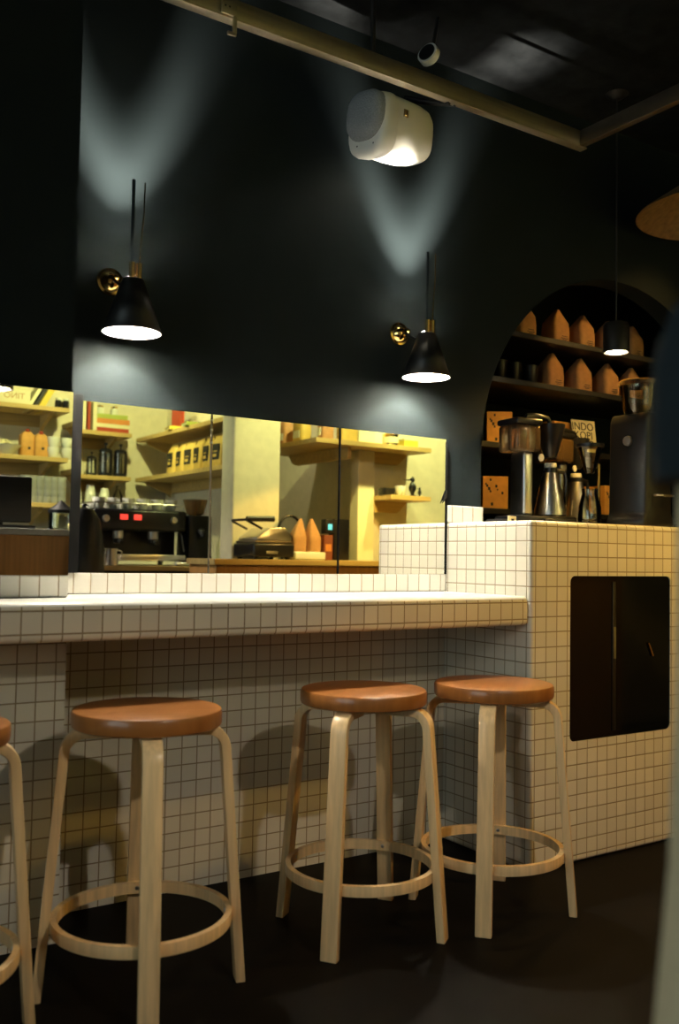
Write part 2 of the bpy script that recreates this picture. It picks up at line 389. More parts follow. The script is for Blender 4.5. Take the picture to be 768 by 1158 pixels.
# ------------------------------------------------------------------ bar stools
def leg_bm(ang):
    pts = [(.055, .596), (.135, .596)]
    R_ = .046; cx_, cz_ = .140, .596-R_
    for k in range(1, 9):
        t = PI/2 - k*(PI/2-.098)/8
        pts.append((cx_+R_*math.cos(t), cz_+R_*math.sin(t)))
    pts.append((.232, 0))
    th, wd = .0115, .0225; bm = B(); rings = []
    for i, p in enumerate(pts):
        a = Vector(pts[max(i-1, 0)]); b = Vector(pts[min(i+1, len(pts)-1)]); d = (b-a).normalized(); n = Vector((-d.y, d.x))
        if i == len(pts)-1: n = Vector((1, 0))
        q = []
        for s, t in ((1, 1), (1, -1), (-1, -1), (-1, 1)):
            rz = Vector(p)+n*th*s
            q.append((rz.x, t*wd, max(rz.y, 0)))
        rings.append(q)
    loft(bm, rings)
    bmesh.ops.bevel(bm, geom=[e for e in bm.edges if e.calc_face_angle(0) > .6], offset=.003, segments=2, affect='EDGES', profile=.5)
    bmesh.ops.rotate(bm, verts=bm.verts, cent=(0, 0, 0), matrix=Matrix.Rotation(ang, 3, 'Z'))
    return bm
def make_stool():
    t = thing('bar_stool', '', 'stool', group=None)
    bm = B(); lathe(bm, [(0, .609), (.168, .609), (.173, .612), (.175, .618), (.175, .642), (.172, .648), (.166, .65), (0, .65)], n=64)
    obj('seat', bm, M['birch'], t)
    for k in range(4): obj('leg', leg_bm(k*PI/2), M['birchleg'], t)
    bm = B(); lathe(bm, [(.193, .153), (.207, .153), (.2075, .155), (.2075, .178), (.207, .18), (.193, .18), (.193, .153)], n=64, caps=False)
    fr_ = obj('foot_ring', bm, M['birchleg'], t)
    for k in range(4):
        bm = B(); a = k*PI/2; d = Vector((math.cos(a), math.sin(a), 0))
        lathe(bm, [(.0, -.0025), (.005, -.0015), (.006, 0)], d*.1935+Vector((0, 0, .166)), 8, mtx=d.to_track_quat('Z', 'Y').to_matrix().to_4x4())
        obj('screw_cap', bm, M['steel'], fr_)
    return t
st = make_stool()
for i, (x, y, a, lb) in enumerate((
        (-.721, -.082, 216, 'round birch bar stool in the middle, left of the stool by the tiled block'),
        (-.300, -.150, 222, 'birch bar stool standing closest to the tiled block corner'),
        (-1.368, -.118, -18, 'large birch bar stool in front of the pilaster corner, one leg facing us'),
        (-1.862, -.118, -8, 'birch bar stool cut off by the left edge of the picture'))):
    place(st, i == 0, (x, y, 0), lb, math.radians(a), 'round birch bar stools along the counter')

# ------------------------------------------------------------------ wall lamps
def make_lamp():
    t = thing('wall_lamp', '', 'lamp')               # origin: on the wall at the brass mount; -Y is into the room
    bm = B(); lathe(bm, [(0, .034), (.014, .031), (.026, .022), (.033, .008), (.040, .006), (.042, .002), (.042, 0)], (0, 0, 0), 32, mtx=Matrix.Rotation(PI/2, 4, 'X'))
    mt = obj('wall_mount', bm, M['brass'], t)
    bm = B(); lathe(bm, [(0, .016), (.008, .012), (.010, 0), (.008, -.004)], (0, -.045, 0), 16, mtx=Matrix.Rotation(PI/2, 4, 'X')); obj('knob', bm, M['brass'], mt)
    dx, dy = .02, -.135
    bm = B(); tube(bm, [(0, -.03, 0), (0, -.05, -.012), (dx, dy+.038, -.040)], .0045, 10); obj('arm', bm, M['black'], t)
    for sx in (-.0105, .0105):
        bm = B(); lathe(bm, [(.0095, -.026), (.0095, .022)], (dx+sx, dy-.017, 0), 16); obj('collar', bm, M['brass'], t)
    bm = B(); tube(bm, [(dx-.0105, dy-.016, .02), (dx-.0115, dy-.016, .26)], .005, 10); obj('rod', bm, M['teal'], t)
    bm = B(); tube(bm, [(dx+.0105, dy-.016, .02), (dx+.014, dy-.016, .08), (dx+.022, dy-.014, .17), (dx+.024, dy-.012, .26)], .0022, 8); obj('cord', bm, M['brass'], t)
    # shade: open truncated cone, thin wall
    zb, ztp, rb, rtp = -.176, -.022, .0835, .028
    bm = B(); lathe(bm, [(rb, zb), (rtp, ztp)], (dx, dy, 0), 48, caps=False); sh = obj('lamp_shade', bm, M['shadeblk'], t)
    so = sh.modifiers.new('wall', 'SOLIDIFY'); so.thickness = .0018; so.offset = 1
    bm = B(); lathe(bm, [(rb-.0022, zb+.001), (rtp-.0022, ztp-.001)], (dx, dy, 0), 48, caps=False); ln = obj('shade_lining', bm, M['shadein'], sh)
    bm = B(); lathe(bm, [(.003, -.031), (.0058, -.029), (.0128, -.012), (.006, -.008)], (dx, dy, 0), 16); obj('socket', bm, M['black'], t)
    bm = B(); lathe(bm, [(0, -.104), (.010, -.102), (.018, -.095), (.021, -.084), (.018, -.073), (.009, -.067), (0, -.064)], (dx, dy, 0), 20); obj('bulb', bm, M['bulb'], t)
    bm = B(); 
    for k in range(3):
        a = -PI/2+(k-1)*1.9; tube(bm, [(dx+.006*math.cos(a), dy+.006*math.sin(a), -.008), (dx+rtp*math.cos(a), dy+rtp*math.sin(a), ztp)], .0016, 6)
    obj('shade_holder', bm, M['black'], t)
    spot('up_beam', (dx, dy, -.057), (dx, dy, 1), UPL, 56, .9, (1, .93, .77), .0035, t)
    return t
lm = make_lamp()
for i, (x, lb) in enumerate(((-1.29, 'black cone wall lamp beside the pilaster, lighting the left of the teal wall'), (-.220, 'black cone wall lamp nearest the arched alcove, above the right end of the mirror'))):
    place(lm, i == 0, (x, WY-.0005, 1.812), lb, 0, 'black cone wall lamps with brass mounts')

# ------------------------------------------------------------------ ceiling rail, conduit, speaker
RY, RZ, RX = .10, 2.54, .3175
t = thing('lighting_rail', 'long brushed metal rail frame hung below the ceiling, turning a corner at right', 'rail', (RX, RY, RZ))
def rail_part(name, lo, hi, m, bev=.003):
    bm = B(); box(bm, [lo[i]-(RX, RY, RZ)[i] for i in range(3)], [hi[i]-(RX, RY, RZ)[i] for i in range(3)], bev); return obj(name, bm, m, t)
lb_ = rail_part('long_bar', (-3.4, RY-.012, RZ-.030), (RX+.03, RY+.012, RZ+.030), M['alu'])
rail_part('bottom_lip', (-3.4, RY-.020, RZ-.036), (RX+.03, RY+.012, RZ-.0305), M['alu'], .001)
cb_ = rail_part('cross_bar', (RX, -2.6, RZ-.028), (RX+.028, RY-.0125, RZ+.028), M['darkalu'])
rail_part('back_rod', (-3.4, RY+.085, RZ+.045), (RX+.12, RY+.10, RZ+.055), M['darkalu'], .001)
rail_part('back_rod', (RX+.105, -2.6, RZ+.045), (RX+.12, RY+.0845, RZ+.055), M['darkalu'], .001)
for x in (-2.3, -.6): rail_part('hanger', (x, RY-.006, RZ+.0305), (x+.012, RY+.006, CEIL-.001), M['black'], .001)
rail_part('hanger', (RX+.008, -1.2, RZ+.0285), (RX+.02, -1.188, CEIL-.001), M['black'], .001)
p = at(262, 20, RY-.016)
bm = B(); box(bm, (-.035, -.005, -.01), (.012, .002, .032), .002); box(bm, (.0, -.006, -.06), (.012, .002, -.009), .002); box(bm, (-.016, -.006, -.066), (.011, .002, -.056), .002)
cl = obj('rail_clip', bm, M['alu'], t, (p.x-RX, p.y-.006-RY, p.z-RZ+.01))
for s in (-.025, -.012):
    bm = B(); lathe(bm, [(0, .0015), (.0025, .001), (.003, 0)], (s, -.0055, .012), 8, mtx=Matrix.Rotation(PI/2, 4, 'X')); obj('screw', bm, M['black'], cl)
p = at(488, 66, RY+.10)
bm = B(); lathe(bm, [(0, 0), (.030, 0), (.036, .006), (.036, .03), (.0, .03)], (0, 0, 0), 32, mtx=Matrix.Rotation(-PI/2, 4, 'Y'))
sp_ = obj('ceiling_spotlight', bm, M['white'], None, p, (0, .25, .35)); tag(sp_, 'small unlit round white cup spotlight just behind the rail, above the speaker', 'lamp')
bm = B(); lathe(bm, [(0, .0), (.029, .0), (.029, .004), (0, .004)], (-.0305, 0, 0), 28, mtx=Matrix.Rotation(-PI/2, 4, 'Y')); obj('lens', bm, M['black'], sp_)
bm = B(); tube(bm, [(0, 0, .03), (0, .0, CEIL-p.z)], .006, 8); o = obj('stem', bm, M['black'], sp_); 

sp0 = at(443, 148, .24)
t = thing('loudspeaker', 'white rounded loudspeaker with grey grille hanging under the ceiling rail', 'speaker', sp0, rot=(math.radians(8), math.radians(-4), math.radians(9)))
# local -X is the front
rings = []
for x, s in ((-.062, .96), (-.055, 1.0), (.01, 1.0), (.07, .97), (.110, .90), (.130, .78), (.141, .60), (.145, .35)):
    rings.append([(x, a, b) for a, b in superell(0, 0, .085*s, .098*s, 3.2, 32)])
bm = B(); loft(bm, rings); obj('body', bm, M['white'], t, smooth=60)
rings = []
for x, s, dz in ((-.060, 1.02, 0), (-.066, 1.04, -.002), (-.095, 1.04, -.006), (-.112, .99, -.008), (-.121, .90, -.009), (-.124, .78, -.009)):
    rings.append([(x, a, b+dz) for a, b in superell(0, 0, .086*s, .099*s, 3.2, 32)])
bm = B(); loft(bm, rings); bz = obj('front_bezel', bm, M['white'], t, smooth=60)
for y in (-.045, .03):
    bm = B(); lathe(bm, [(0, .002), (.0028, .001), (.0032, 0)], (-.1235, y, -.074), 8, mtx=Matrix.Rotation(-PI/2, 4, 'Y')); obj('screw', bm, M['black'], bz)
rings = []
for x, s in ((-.100, 1.0), (-.124, 1.0), (-.136, .93), (-.146, .78), (-.152, .5), (-.154, .2)):
    rings.append([(x, a*s, .018+b*s) for a, b in superell(0, 0, .082, .080, 2.6, 32)])
bm = B(); loft(bm, rings); obj('grille', bm, M['grille'], t, smooth=60)
bm = B(); box(bm, (-.034, -.0875, .022), (-.014, -.0845, .046), .001)
bg = obj('badge', bm, mat('bronze_badge', (.18, .12, .06), .4, metal=.6), t)
bm = B(); tube(bm, [(-.030, -.0882, .030), (-.024, -.0882, .026), (-.018, -.0882, .030), (-.021, -.0882, .035), (-.027, -.0882, .036), (-.024, -.0882, .043)], .0014, 6); obj('emblem', bm, M['brass'], bg)
# bracket up to the rail
bm = B()
top = t.matrix_basis.inverted() @ Vector((sp0.x+.13, RY, RZ-.037))
tube(bm, [(.04, 0, .085), (.05, .0, .12), tuple((Vector((.05, 0, .12))+top)/2+Vector((.02, 0, 0))), tuple(top)], .008, 10)
tube(bm, [(.075, .02, .08), (.09, .02, .12), tuple(top+Vector((.03, .0, .0)))], .006, 10)
obj('bracket', bm, M['black'], t)

# ------------------------------------------------------------------ alcove: shelves, bags, boxes
SY0, SY1 = .62, 1.049
SYL = .725
def ashelf(z, x0, x1, label):
    bm = B(); box(bm, (x0, SY0 if z > 1.6 else SYL, z-.025), (x1, SY1, z), .003); tag(obj('alcove_shelf', bm, M['black'], smooth=0), label, 'shelf')
ashelf(1.968, .44, 1.50, 'top black shelf of the arched alcove, carrying kraft coffee bags')
ashelf(1.766, .25, 1.70, 'second black shelf of the arched alcove with bags and dark cups')
ashelf(1.510, .19, 1.74, 'black shelf of the arched alcove carrying printed cartons')
ashelf(1.228, .19, 1.74, 'lowest black shelf of the arched alcove just above the ledge')
def bag_bm(wd, dp, h, sh, off=0., bulge=.006):
    bm = B(); a, b = wd/2, dp/2
    rings = []
    for z, sx, syy, ox in ((0, 1, 1, 0), (h*.08, 1.03, 1.06, 0), (h*.4, 1.03, 1.08, 0), (sh, 1.0, .96, 0), (sh+(h-sh)*.5, .60, .55, off*.5), (h-.004, .16, .28, off), (h, .10, .22, off)):
        rings.append([(ox+p_[0], p_[1], z) for p_ in superell(0, 0, a*sx, b*syy, 5, 20)])
    loft(bm, rings); return bm
def make_kbag():
    t = thing('coffee_bag', '', 'bag')
    obj('pouch', bag_bm(.102, .090, .170, .105, .008), M['kraft'], t, smooth=50)
    bm = B(); 
    for k, (w_, z) in enumerate(((.034, .040), (.044, .031), (.028, .024))): box(bm, (.008-w_/2, -.0497, z), (.008+w_/2, -.0483, z+.003))
    obj('printed_lines', bm, M['label'], t, smooth=0)
    return t
kb = make_kbag(); first = True
for z, row in ((1.968, ((594, 'leftmost'), (632, 'second'), (661, 'third'), (690, 'fourth'), (717, 'fifth'))), (1.766, ((626, 'leftmost'), (658, 'second'), (689, 'third'), (716, 'fourth')))):
    nm = 'top' if z > 1.9 else 'second'
    for px, od in row:
        p = at(px-4, 400, .74)
        extra = {'fourth': ', behind the small pendant' if z > 1.9 else ', behind the glass hopper'}.get(od, '')
        if od == 'leftmost' and z > 1.9: extra = ', cut by the arch edge'
        place(kb, first, (p.x, .74, z+.0005), f'{od} kraft coffee bag on the {nm} alcove shelf{extra}', 0, 'kraft coffee bags in the alcove'); first = False
def make_cup(name='dark_cup'):
    t = thing(name, '', 'cup')
    bm = B(); lathe(bm, [(0, 0), (.024, 0), (.027, .004), (.034, .085), (.032, .085), (.025, .008), (0, .006)], n=24); obj('body', bm, M['blackm'], t)
    bm = B(); tube(bm, [(.030, 0, .068), (.052, 0, .066), (.056, 0, .045), (.046, 0, .025), (.028, 0, .022)], .0035, 8); obj('handle', bm, M['blackm'], t)
    return t
dc = make_cup()
for i, (px, od) in enumerate(((565, 'leftmost'), (581, 'middle'), (600, 'right'))):
    p = at(px, 430, .70); place(dc, i == 0, (p.x, .70, 1.7665), f'{od} glossy dark cup of three beside the bags on the second alcove shelf', 2.5, 'dark cups in the alcove')
def make_carton():
    t = thing('printed_carton', '', 'box')
    bm = B(); box(bm, (-.055, -.035, 0), (.055, .035, .140), .002); obj('carton', bm, M['kraft2'], t, smooth=0)
    bm = B()
    rnd = random.Random(3)
    for k in range(9):
        x, z, s = rnd.uniform(-.045, .04), rnd.uniform(.01, .12), rnd.uniform(.005, .011)
        box(bm, (x, -.0358, z), (x+s, -.0349, z+s*1.3))
    for k in range(4):
        y, z, s = rnd.uniform(-.025, .02), rnd.uniform(.01, .12), rnd.uniform(.006, .01)
        box(bm, (-.0558, y, z), (-.0549, y+s, z+s*1.3))
    obj('printed_marks', bm, M['label'], t, smooth=0)
    return t
ca = make_carton(); first = True
for px, z, Y, rz, lb in ((563, 1.510, .80, -.55, 'printed kraft carton on the middle alcove shelf next to the arch edge'), (597, 1.510, .86, -.1, 'half hidden printed carton on the middle alcove shelf above the coffee maker tank'),
                         (629, 1.510, .84, .05, 'printed carton on the middle alcove shelf behind the first coffee maker'), (651, 1.510, .84, .0, 'printed carton on the middle alcove shelf beside the lettered card'),
                         (559, 1.228, .80, -.55, 'printed orange carton on the lowest alcove shelf next to the arch edge'), (688, 1.228, .80, -.1, 'printed carton on the lowest alcove shelf left of the grinder'), (668, 1.228, .90, .0, 'printed carton on the lowest alcove shelf behind the second coffee maker')):
    p = at(px, 500, Y); place(ca, first, (p.x, Y, z+.0005), lb, rz, 'printed kraft cartons in the alcove'); first = False
p = at(670, 478, .70)
t = thing('lettered_card', 'pale card with three lines of black lettering on the alcove shelf', 'sign', (p.x+.03, .765, 1.5115), rot=(math.radians(-8), 0, math.radians(-4)))
bm = B(); box(bm, (-.072, -.002, 0), (.072, .002, .155), .001); obj('card', bm, M['cream'], t, smooth=0)
for k, s in enumerate(('INDO', 'KOPI', 'DEPO')): text('lettering', s, .052, M['label'], t, (-.006, -.0024, .122-k*.042), (PI/2, 0, 0))

# ------------------------------------------------------------------ on the block: coffee makers, grinder, jug
BZ = 1.1435
def make_brewer():
    t = thing('coffee_maker', '', 'coffee maker')
    bm = B(); box(bm, (-.155, -.075, 0), (.155, .075, .030), .008); box(bm, (-.03, -.09, .0005), (.14, -.0755, .022), .005); obj('base', bm, M['blackm'], t)
    bm = B(); box(bm, (-.100, -.045, .0305), (-.052, .045, .232), .010, 3); obj('column', bm, M['steel'], t)
    bm = B(); box(bm, (-.150, -.062, .2325), (-.025, .062, .318), .012, 3); obj('water_tank', bm, M['amber'], t)
    bm = B(); box(bm, (-.154, -.066, .3185), (-.021, .066, .338), .008, 3); obj('tank_lid', bm, M['blackm'], t)
    bm = B(); tube(bm, [(-.06, 0, .338), (-.05, 0, .352), (0, 0, .356), (.06, 0, .350), (.072, 0, .335)], .009, 10); obj('outlet_arm', bm, M['blackm'], t)
    bm = B(); lathe(bm, [(0, .222), (.022, .222), (.030, .235), (.058, .318), (.060, .330), (.0, .334)], (.075, 0, 0), 32); obj('brew_basket', bm, M['blackm'], t)
    bm = B(); lathe(bm, [(0, .031), (.062, .031), (.066, .036), (.064, .050), (.028, .180), (.026, .186), (0, .186)], (.075, 0, 0), 40); jg = obj('carafe', bm, M['steel'], t)
    bm = B(); lathe(bm, [(.0275, .172), (.030, .174), (.029, .188), (.0, .189)], (.075, 0, 0), 32); obj('collar', bm, M['blackm'], jg)
    bm = B(); lathe(bm, [(0, .189), (.024, .189), (.026, .193), (.024, .205), (0, .207)], (.075, 0, 0), 24); obj('lid', bm, M['china'], jg)
    bm = B(); tube(bm, [(.103, -.006, .182), (.142, -.012, .178), (.150, -.012, .15), (.144, -.012, .075), (.134, -.010, .066)], .008, 10); obj('handle', bm, M['blackm'], jg)
    bm = B(); lathe(bm, [(0, 0), (.010, .001), (.012, .004), (.012, .010), (0, .010)], (-.03, -.058, .214), 16, mtx=Matrix.Rotation(PI/2, 4, 'X')); obj('switch', bm, M['white'], t)
    return t
br = make_brewer()
p1 = at(606, 590, .38); p2 = at(640, 585, .60)
br.scale = (.92, 1, 1.2)
place(br, True, (p1.x+.0, .38, BZ), 'front steel coffee maker with smoked tank and conical carafe, at the block corner', -.12, 'two steel coffee makers')
place(br, False, (p2.x, .60, BZ), 'second steel coffee maker, behind and right of the front one', .1, 'two steel coffee makers')
p = at(665, 505, .31)
t = thing('pour_over_stand', 'glass pour-over cone on a slim stand left of the grinder', 'coffee dripper', (p.x, .30, BZ))
bm = B(); box(bm, (-.06, -.06, 0), (.06, .06, .012), .004); obj('base', bm, M['blackm'], t)
bm = B(); tube(bm, [(.052, 0, .012), (.052, 0, .25), (.02, 0, .255)], .006, 10); obj('post', bm, M['brass'], t)
bm = B(); lathe(bm, [(.016, .21), (.022, .225), (.050, .318), (.052, .322), (.049, .322), (.019, .226), (.013, .21)], n=32, caps=False); obj('cone', bm, M['glass'], t)
bm = B(); lathe(bm, [(.0505, .312), (.055, .314), (.055, .326), (.0505, .326)], n=32); lathe(bm, [(.0, .0)], n=3) if False else None; obj('rim', bm, M['blackm'], t)
bm = B(); lathe(bm, [(0, .0125), (.042, .0125), (.046, .03), (.043, .08), (.03, .13), (.032, .15), (.029, .15), (.026, .13), (.039, .08), (.042, .03), (0, .016)], n=28); obj('server', bm, M['glass'], t)

p = at(722, 590, .16); gx = p.x+.01
t = thing('coffee_grinder', 'big black coffee grinder with clear glass hopper at the right of the block', 'grinder', (gx, .16, BZ))
bm = B(); prism(bm, [(-.085, 0), (.10, 0), (.10, .03), (.082, .05), (.068, .41), (.055, .438), (-.055, .438), (-.066, .41), (-.074, .05), (-.085, .03)], -.085, .095, 'y', .012, 3); obj('body', bm, M['blackm'], t)
bm = B(); lathe(bm, [(.045, .439), (.058, .443), (.064, .46), (.076, .558), (.078, .562), (.073, .562), (.060, .462), (.050, .447), (.045, .439)], n=40, caps=False); hp = obj('hopper', bm, M['glass'], t)
bm = B(); lathe(bm, [(.079, .548), (.082, .550), (.082, .566), (.079, .568), (.0, .570), (0, .566), (.076, .562), (.076, .55)], n=40, caps=False); obj('lid', bm, M['amber'], hp)
bm = B(); tube(bm, [(0, -.085, .27), (0, -.12, .26), (0, -.125, .23)], [.022, .022, .017], 14); obj('spout', bm, M['black'], t)
bm = B(); tube(bm, [(-.03, -.088, .12), (-.03, -.13, .118), (.03, -.13, .118), (.03, -.088, .12)], .004, 8); obj('fork', bm, M['steel'], t)
bm = B(); lathe(bm, [(0, .012), (.018, .010), (.02, 0)], (-.070, .0, .33), 20, mtx=Matrix.Rotation(-PI/2, 4, 'Y')); obj('dial', bm, M['steel'], t)
p = at(750, 585, .18)
t = thing('steel_jug', 'steel water jug standing behind the grinder at the far right of the block', 'jug', (p.x, .22, BZ))
bm = B(); lathe(bm, [(0, .0), (.058, .0), (.061, .006), (.050, .12), (.042, .17), (.045, .195), (.042, .195), (.039, .17), (.046, .12), (0, .01)], n=32); obj('body', bm, M['steel'], t)
bm = B(); tube(bm, [(.044, 0, .18), (.085, 0, .17), (.09, 0, .10), (.056, 0, .06)], .007, 10); obj('handle', bm, M['blackm'], t)
bm = B(); lathe(bm, [(0, .205), (.03, .202), (.044, .196), (.0, .196)], n=24); obj('lid', bm, M['blackm'], t)
p = at(578, 586, .20)
t = thing('paper_tag', 'small white tag lying against the tray left of the first coffee maker', 'tag', (at(579, 588, .30).x, .30, BZ), rz=.3)
bm = B(); box(bm, (-.03, -.002, 0), (.03, .002, .028), .001); obj('tag_face', bm, M['cream'], t, smooth=0)
bm = B(); box(bm, (-.008, -.0028, .010), (.012, -.0021, .018)); obj('printed_mark', bm, M['label'], t, smooth=0)
p = at(561, 586, .30)
bm = B(); box(bm, (-.035, -.045, 0), (.035, .045, .018), .006); tag(obj('black_tray', bm, M['black'], None, (at(566, 588, .37).x, .37, BZ)), 'low black tray on the block between the white upstand and coffee maker', 'tray')

# ------------------------------------------------------------------ pendants
def cyl_pendant(name, loc, label, r=.055, h=.115, lit=True, power=PEND, mt='shadeblk', ang=100, col=(1, .56, .08), blend=.4):
    t = thing(name, label, 'lamp', loc)
    bm = B(); lathe(bm, [(r, 0), (r, h-.012), (r-.008, h), (0, h+.002), (0, h-.002), (r-.01, h-.006), (r-.004, h-.014), (r-.004, 0)], n=36, caps=False); sh = obj('lamp_shade', bm, M[mt], t)
    bm = B(); tube(bm, [(0, 0, h), (0, 0, CEIL-loc[2]-.022)], .003, 8); obj('cord', bm, M['black'], t)
    bm = B(); lathe(bm, [(0, -.022), (.02, -.02), (.045, -.002), (.045, 0), (0, 0)], (0, 0, CEIL-loc[2]-.0005), 24); obj('ceiling_rose', bm, M['black'], t)
    bm = B(); lathe(bm, [(0, -.005), (r*.45, -.003), (r*.78, .004), (r*.78, .012), (.012, .04), (.012, h-.008), (0, h-.008)], n=24); obj('bulb', bm, M['bulb2'], t)
    if lit:
        l = bpy.data.lights.new('pendant_light', 'SPOT'); l.energy = power; l.color = col; l.spot_size = math.radians(ang); l.spot_blend = blend; l.shadow_soft_size = .03
        o = bpy.data.objects.new('pendant_light', l); C.objects.link(o); o.location = (0, 0, -.012); o.parent = t
    return t
p = at(697, 399, .22)
cyl_pendant('pendant_lamp', (p.x, .22, p.z), 'small black cylinder pendant glowing in front of the coffee bags', .050, .118, power=22, ang=160)
cyl_pendant('pendant_lamp', (.85, -.85, 1.90), 'unseen black cylinder pendant lamp added over the aisle to light the block front', .07, .15, power=PEND, ang=124, blend=.12)  # out-of-view lamp added for the warm light on the block
p = atm(-3, 440, 2.5, MYL)
cyl_pendant('pendant_lamp', (p.x, p.y, p.z), 'black pendant over the bar, glowing in the left mirror', .075, .15, power=BARP, ang=146, col=(1, .92, .80))
p = at(712, 252, -.10)
t = thing('rattan_pendant', 'large brown cone lampshade, unlit, at the top right edge', 'lamp', (1.1, .05, 2.42))
bm = B(); lathe(bm, [(.33, 0), (.325, .006), (.05, .19), (.05, .196), (.045, .196), (.045, .188), (.318, .004), (.326, 0)], n=48, caps=False); obj('lamp_shade', bm, M['rattan'], t)
bm = B(); tube(bm, [(0, 0, .195), (0, 0, CEIL-2.42-.001)], .004, 8); obj('cord', bm, M['black'], t)
bm = B(); lathe(bm, [(0, .10), (.02, .11), (.03, .14), (.012, .16), (.04, .192), (0, .194)], n=20); obj('socket', bm, M['black'], t)
p = at(756, 291, .70)
bm = B(); lathe(bm, [(0, .012), (.02, .010), (.026, 0)], n=16, mtx=Matrix.Rotation(PI/2, 4, 'X')); tag(obj('signal_lamp', bm, M['dimred'], None, (p.x, .40, at(756, 291, .40).z)), 'dim red signal light below the brown lampshade', 'lamp')

# ------------------------------------------------------------------ bar side seen in the mirror
def slab(name, lo, hi, m, label, cat, bev=.003, group=None):
    c = ((lo[0]+hi[0])/2, (lo[1]+hi[1])/2, lo[2])
    bm = B(); box(bm, [lo[i]-c[i] for i in range(3)], [hi[i]-c[i] for i in range(3)], bev)
    return tag(obj(name, bm, m, None, c, smooth=0), label, cat, group)
def wall_shelf(x0, x1, y0, y1, z, label, along='x', brk=True, wallside=-1):
    """board with an apron under it whose free end is scooped; y0 is the wall side for along x"""
    t = thing('wall_shelf', label, 'shelf', ((x0+x1)/2, (y0+y1)/2, z))
    cx_, cy_ = (x0+x1)/2, (y0+y1)/2
    bm = B(); box(bm, (x0-cx_, y0-cy_, -.028), (x1-cx_, y1-cy_, 0), .003); obj('board', bm, M['shelfwood'], t, smooth=0)
    if along == 'x':
        L_ = (x1-x0)/2
        poly = [(-L_+.03, -.029), (L_-.03, -.029), (L_-.045, -.05), (L_-.075, -.085), (L_-.09, -.10), (-L_+.09, -.10), (-L_+.075, -.085), (-L_+.045, -.05)]
        bm = B(); prism(bm, poly, y0-cy_+.001, y0-cy_+.022, 'y'); obj('apron', bm, M['shelfwood'], t, smooth=0)
        for s in (-1, 1):
            bm = B(); prism(bm, [(y0-cy_+.023, -.029), (y1-cy_-.03, -.029), (y1-cy_-.05, -.05), (y0-cy_+.06, -.10), (y0-cy_+.023, -.13)], s*(L_-.10)-.01, s*(L_-.10)+.01, 'x'); obj('bracket', bm, M['shelfwood'], t, smooth=0)
    else:
        L_ = (y1-y0)/2; xw = x1-cx_
        bm = B(); prism(bm, [(-L_+.03, -.029), (L_-.03, -.029), (L_-.09, -.10), (-L_+.09, -.10)], xw-.022, xw-.001, 'x'); obj('apron', bm, M['shelfwood'], t, smooth=0)
        for s in (-1, 1):
            bm = B(); prism(bm, [(xw-.023, -.029), (x0-cx_+.03, -.029), (x0-cx_+.05, -.05), (xw-.06, -.10), (xw-.023, -.13)], s*(L_-.10)-.01, s*(L_-.10)+.01, 'y'); obj('bracket', bm, M['shelfwood'], t, smooth=0)
    return t
YS = YF+.0005; YM = rY(3.85); YLf = 2*MYL-3.45
Z = (1.82, 1.525, 1.265); ZL = (1.888, 1.583, 1.305)
for z, lb in zip(Z, ('top pine shelf with cookbooks, next to the pillar in the mirror', 'middle pine shelf with coffee presses in the mirror', 'bottom pine shelf with paper cups in the mirror')):
    wall_shelf(-.42, .10, YS, YM, z, lb)
for z, lb, xr in zip(ZL, ('top pine shelf with leaning books in the left mirror', 'pine shelf with mugs and a bowl in the left mirror', 'pine shelf with stacked glasses in the left mirror'), (-.455, -.455, -.50)):
    wall_shelf(-1.75, xr, YS, YLf, z, lb)
for z, lb in ((1.815, 'upper pine shelf on the side wall with magazines, in the first mirror panel'), (1.535, 'side wall pine shelf with a row of black labelled bags, in the mirror')):
    wall_shelf(.205, .4545, YF+.05, rY(2.62), z, lb, 'y')
# L shelf and small shelf on the lit wall at the far end
t = thing('corner_shelf', 'L-shaped pine shelf wrapping the wall corner, right part of the mirror', 'shelf', (1.0, rY(2.4), 1.69))
def lsh(x, yv): return (x-1.0, rY(yv)-rY(2.4))
bm = B(); prism(bm, [lsh(.60, 2.3), lsh(1.444, 2.3), lsh(1.444, 2.539), lsh(1.137, 2.539), lsh(1.137, 2.465), lsh(1.012, 2.465), lsh(1.012, 2.565), lsh(1.119, 2.565), lsh(1.119, 3.1), lsh(.60, 3.1)], -.028, 0, 'z', .002); obj('board', bm, M['shelfwood'], t, smooth=0)
bm = B(); prism(bm, [(.14-.0, -.029), (.40, -.029), (.38, -.05), (.345, -.085), (.32, -.10), (.14, -.10)], rY(2.5)-rY(2.4)-.01, rY(2.5)-rY(2.4)+.012, 'y'); obj('apron', bm, M['shelfwood'], t, smooth=0)
y0_, y1_ = lsh(0, 3.06)[1], lsh(0, 2.36)[1]
bm = B(); prism(bm, [(y0_, -.029), (y1_, -.029), (y1_, -.10), (y0_+.10, -.10), (y0_+.05, -.08), (y0_+.03, -.05)], -.14, -.118, 'x'); obj('apron', bm, M['shelfwood'], t, smooth=0)
t = thing('wall_shelf', 'short pine shelf on the glowing yellow wall with dark figurine, in the mirror', 'shelf', (1.29, rY(2.42), 1.389))
bm = B(); box(bm, (-.15, rY(2.539)-rY(2.42), -.028), (.154, rY(2.3)-rY(2.42), 0), .002); obj('board', bm, M['shelfwood'], t, smooth=0)
bm = B(); prism(bm, [(-.14, -.029), (.11, -.029), (.09, -.05), (.055, -.085), (.03, -.10), (-.14, -.10)], rY(2.5)-rY(2.42)-.01, rY(2.5)-rY(2.42)+.012, 'y'); obj('apron', bm, M['shelfwood'], t, smooth=0)

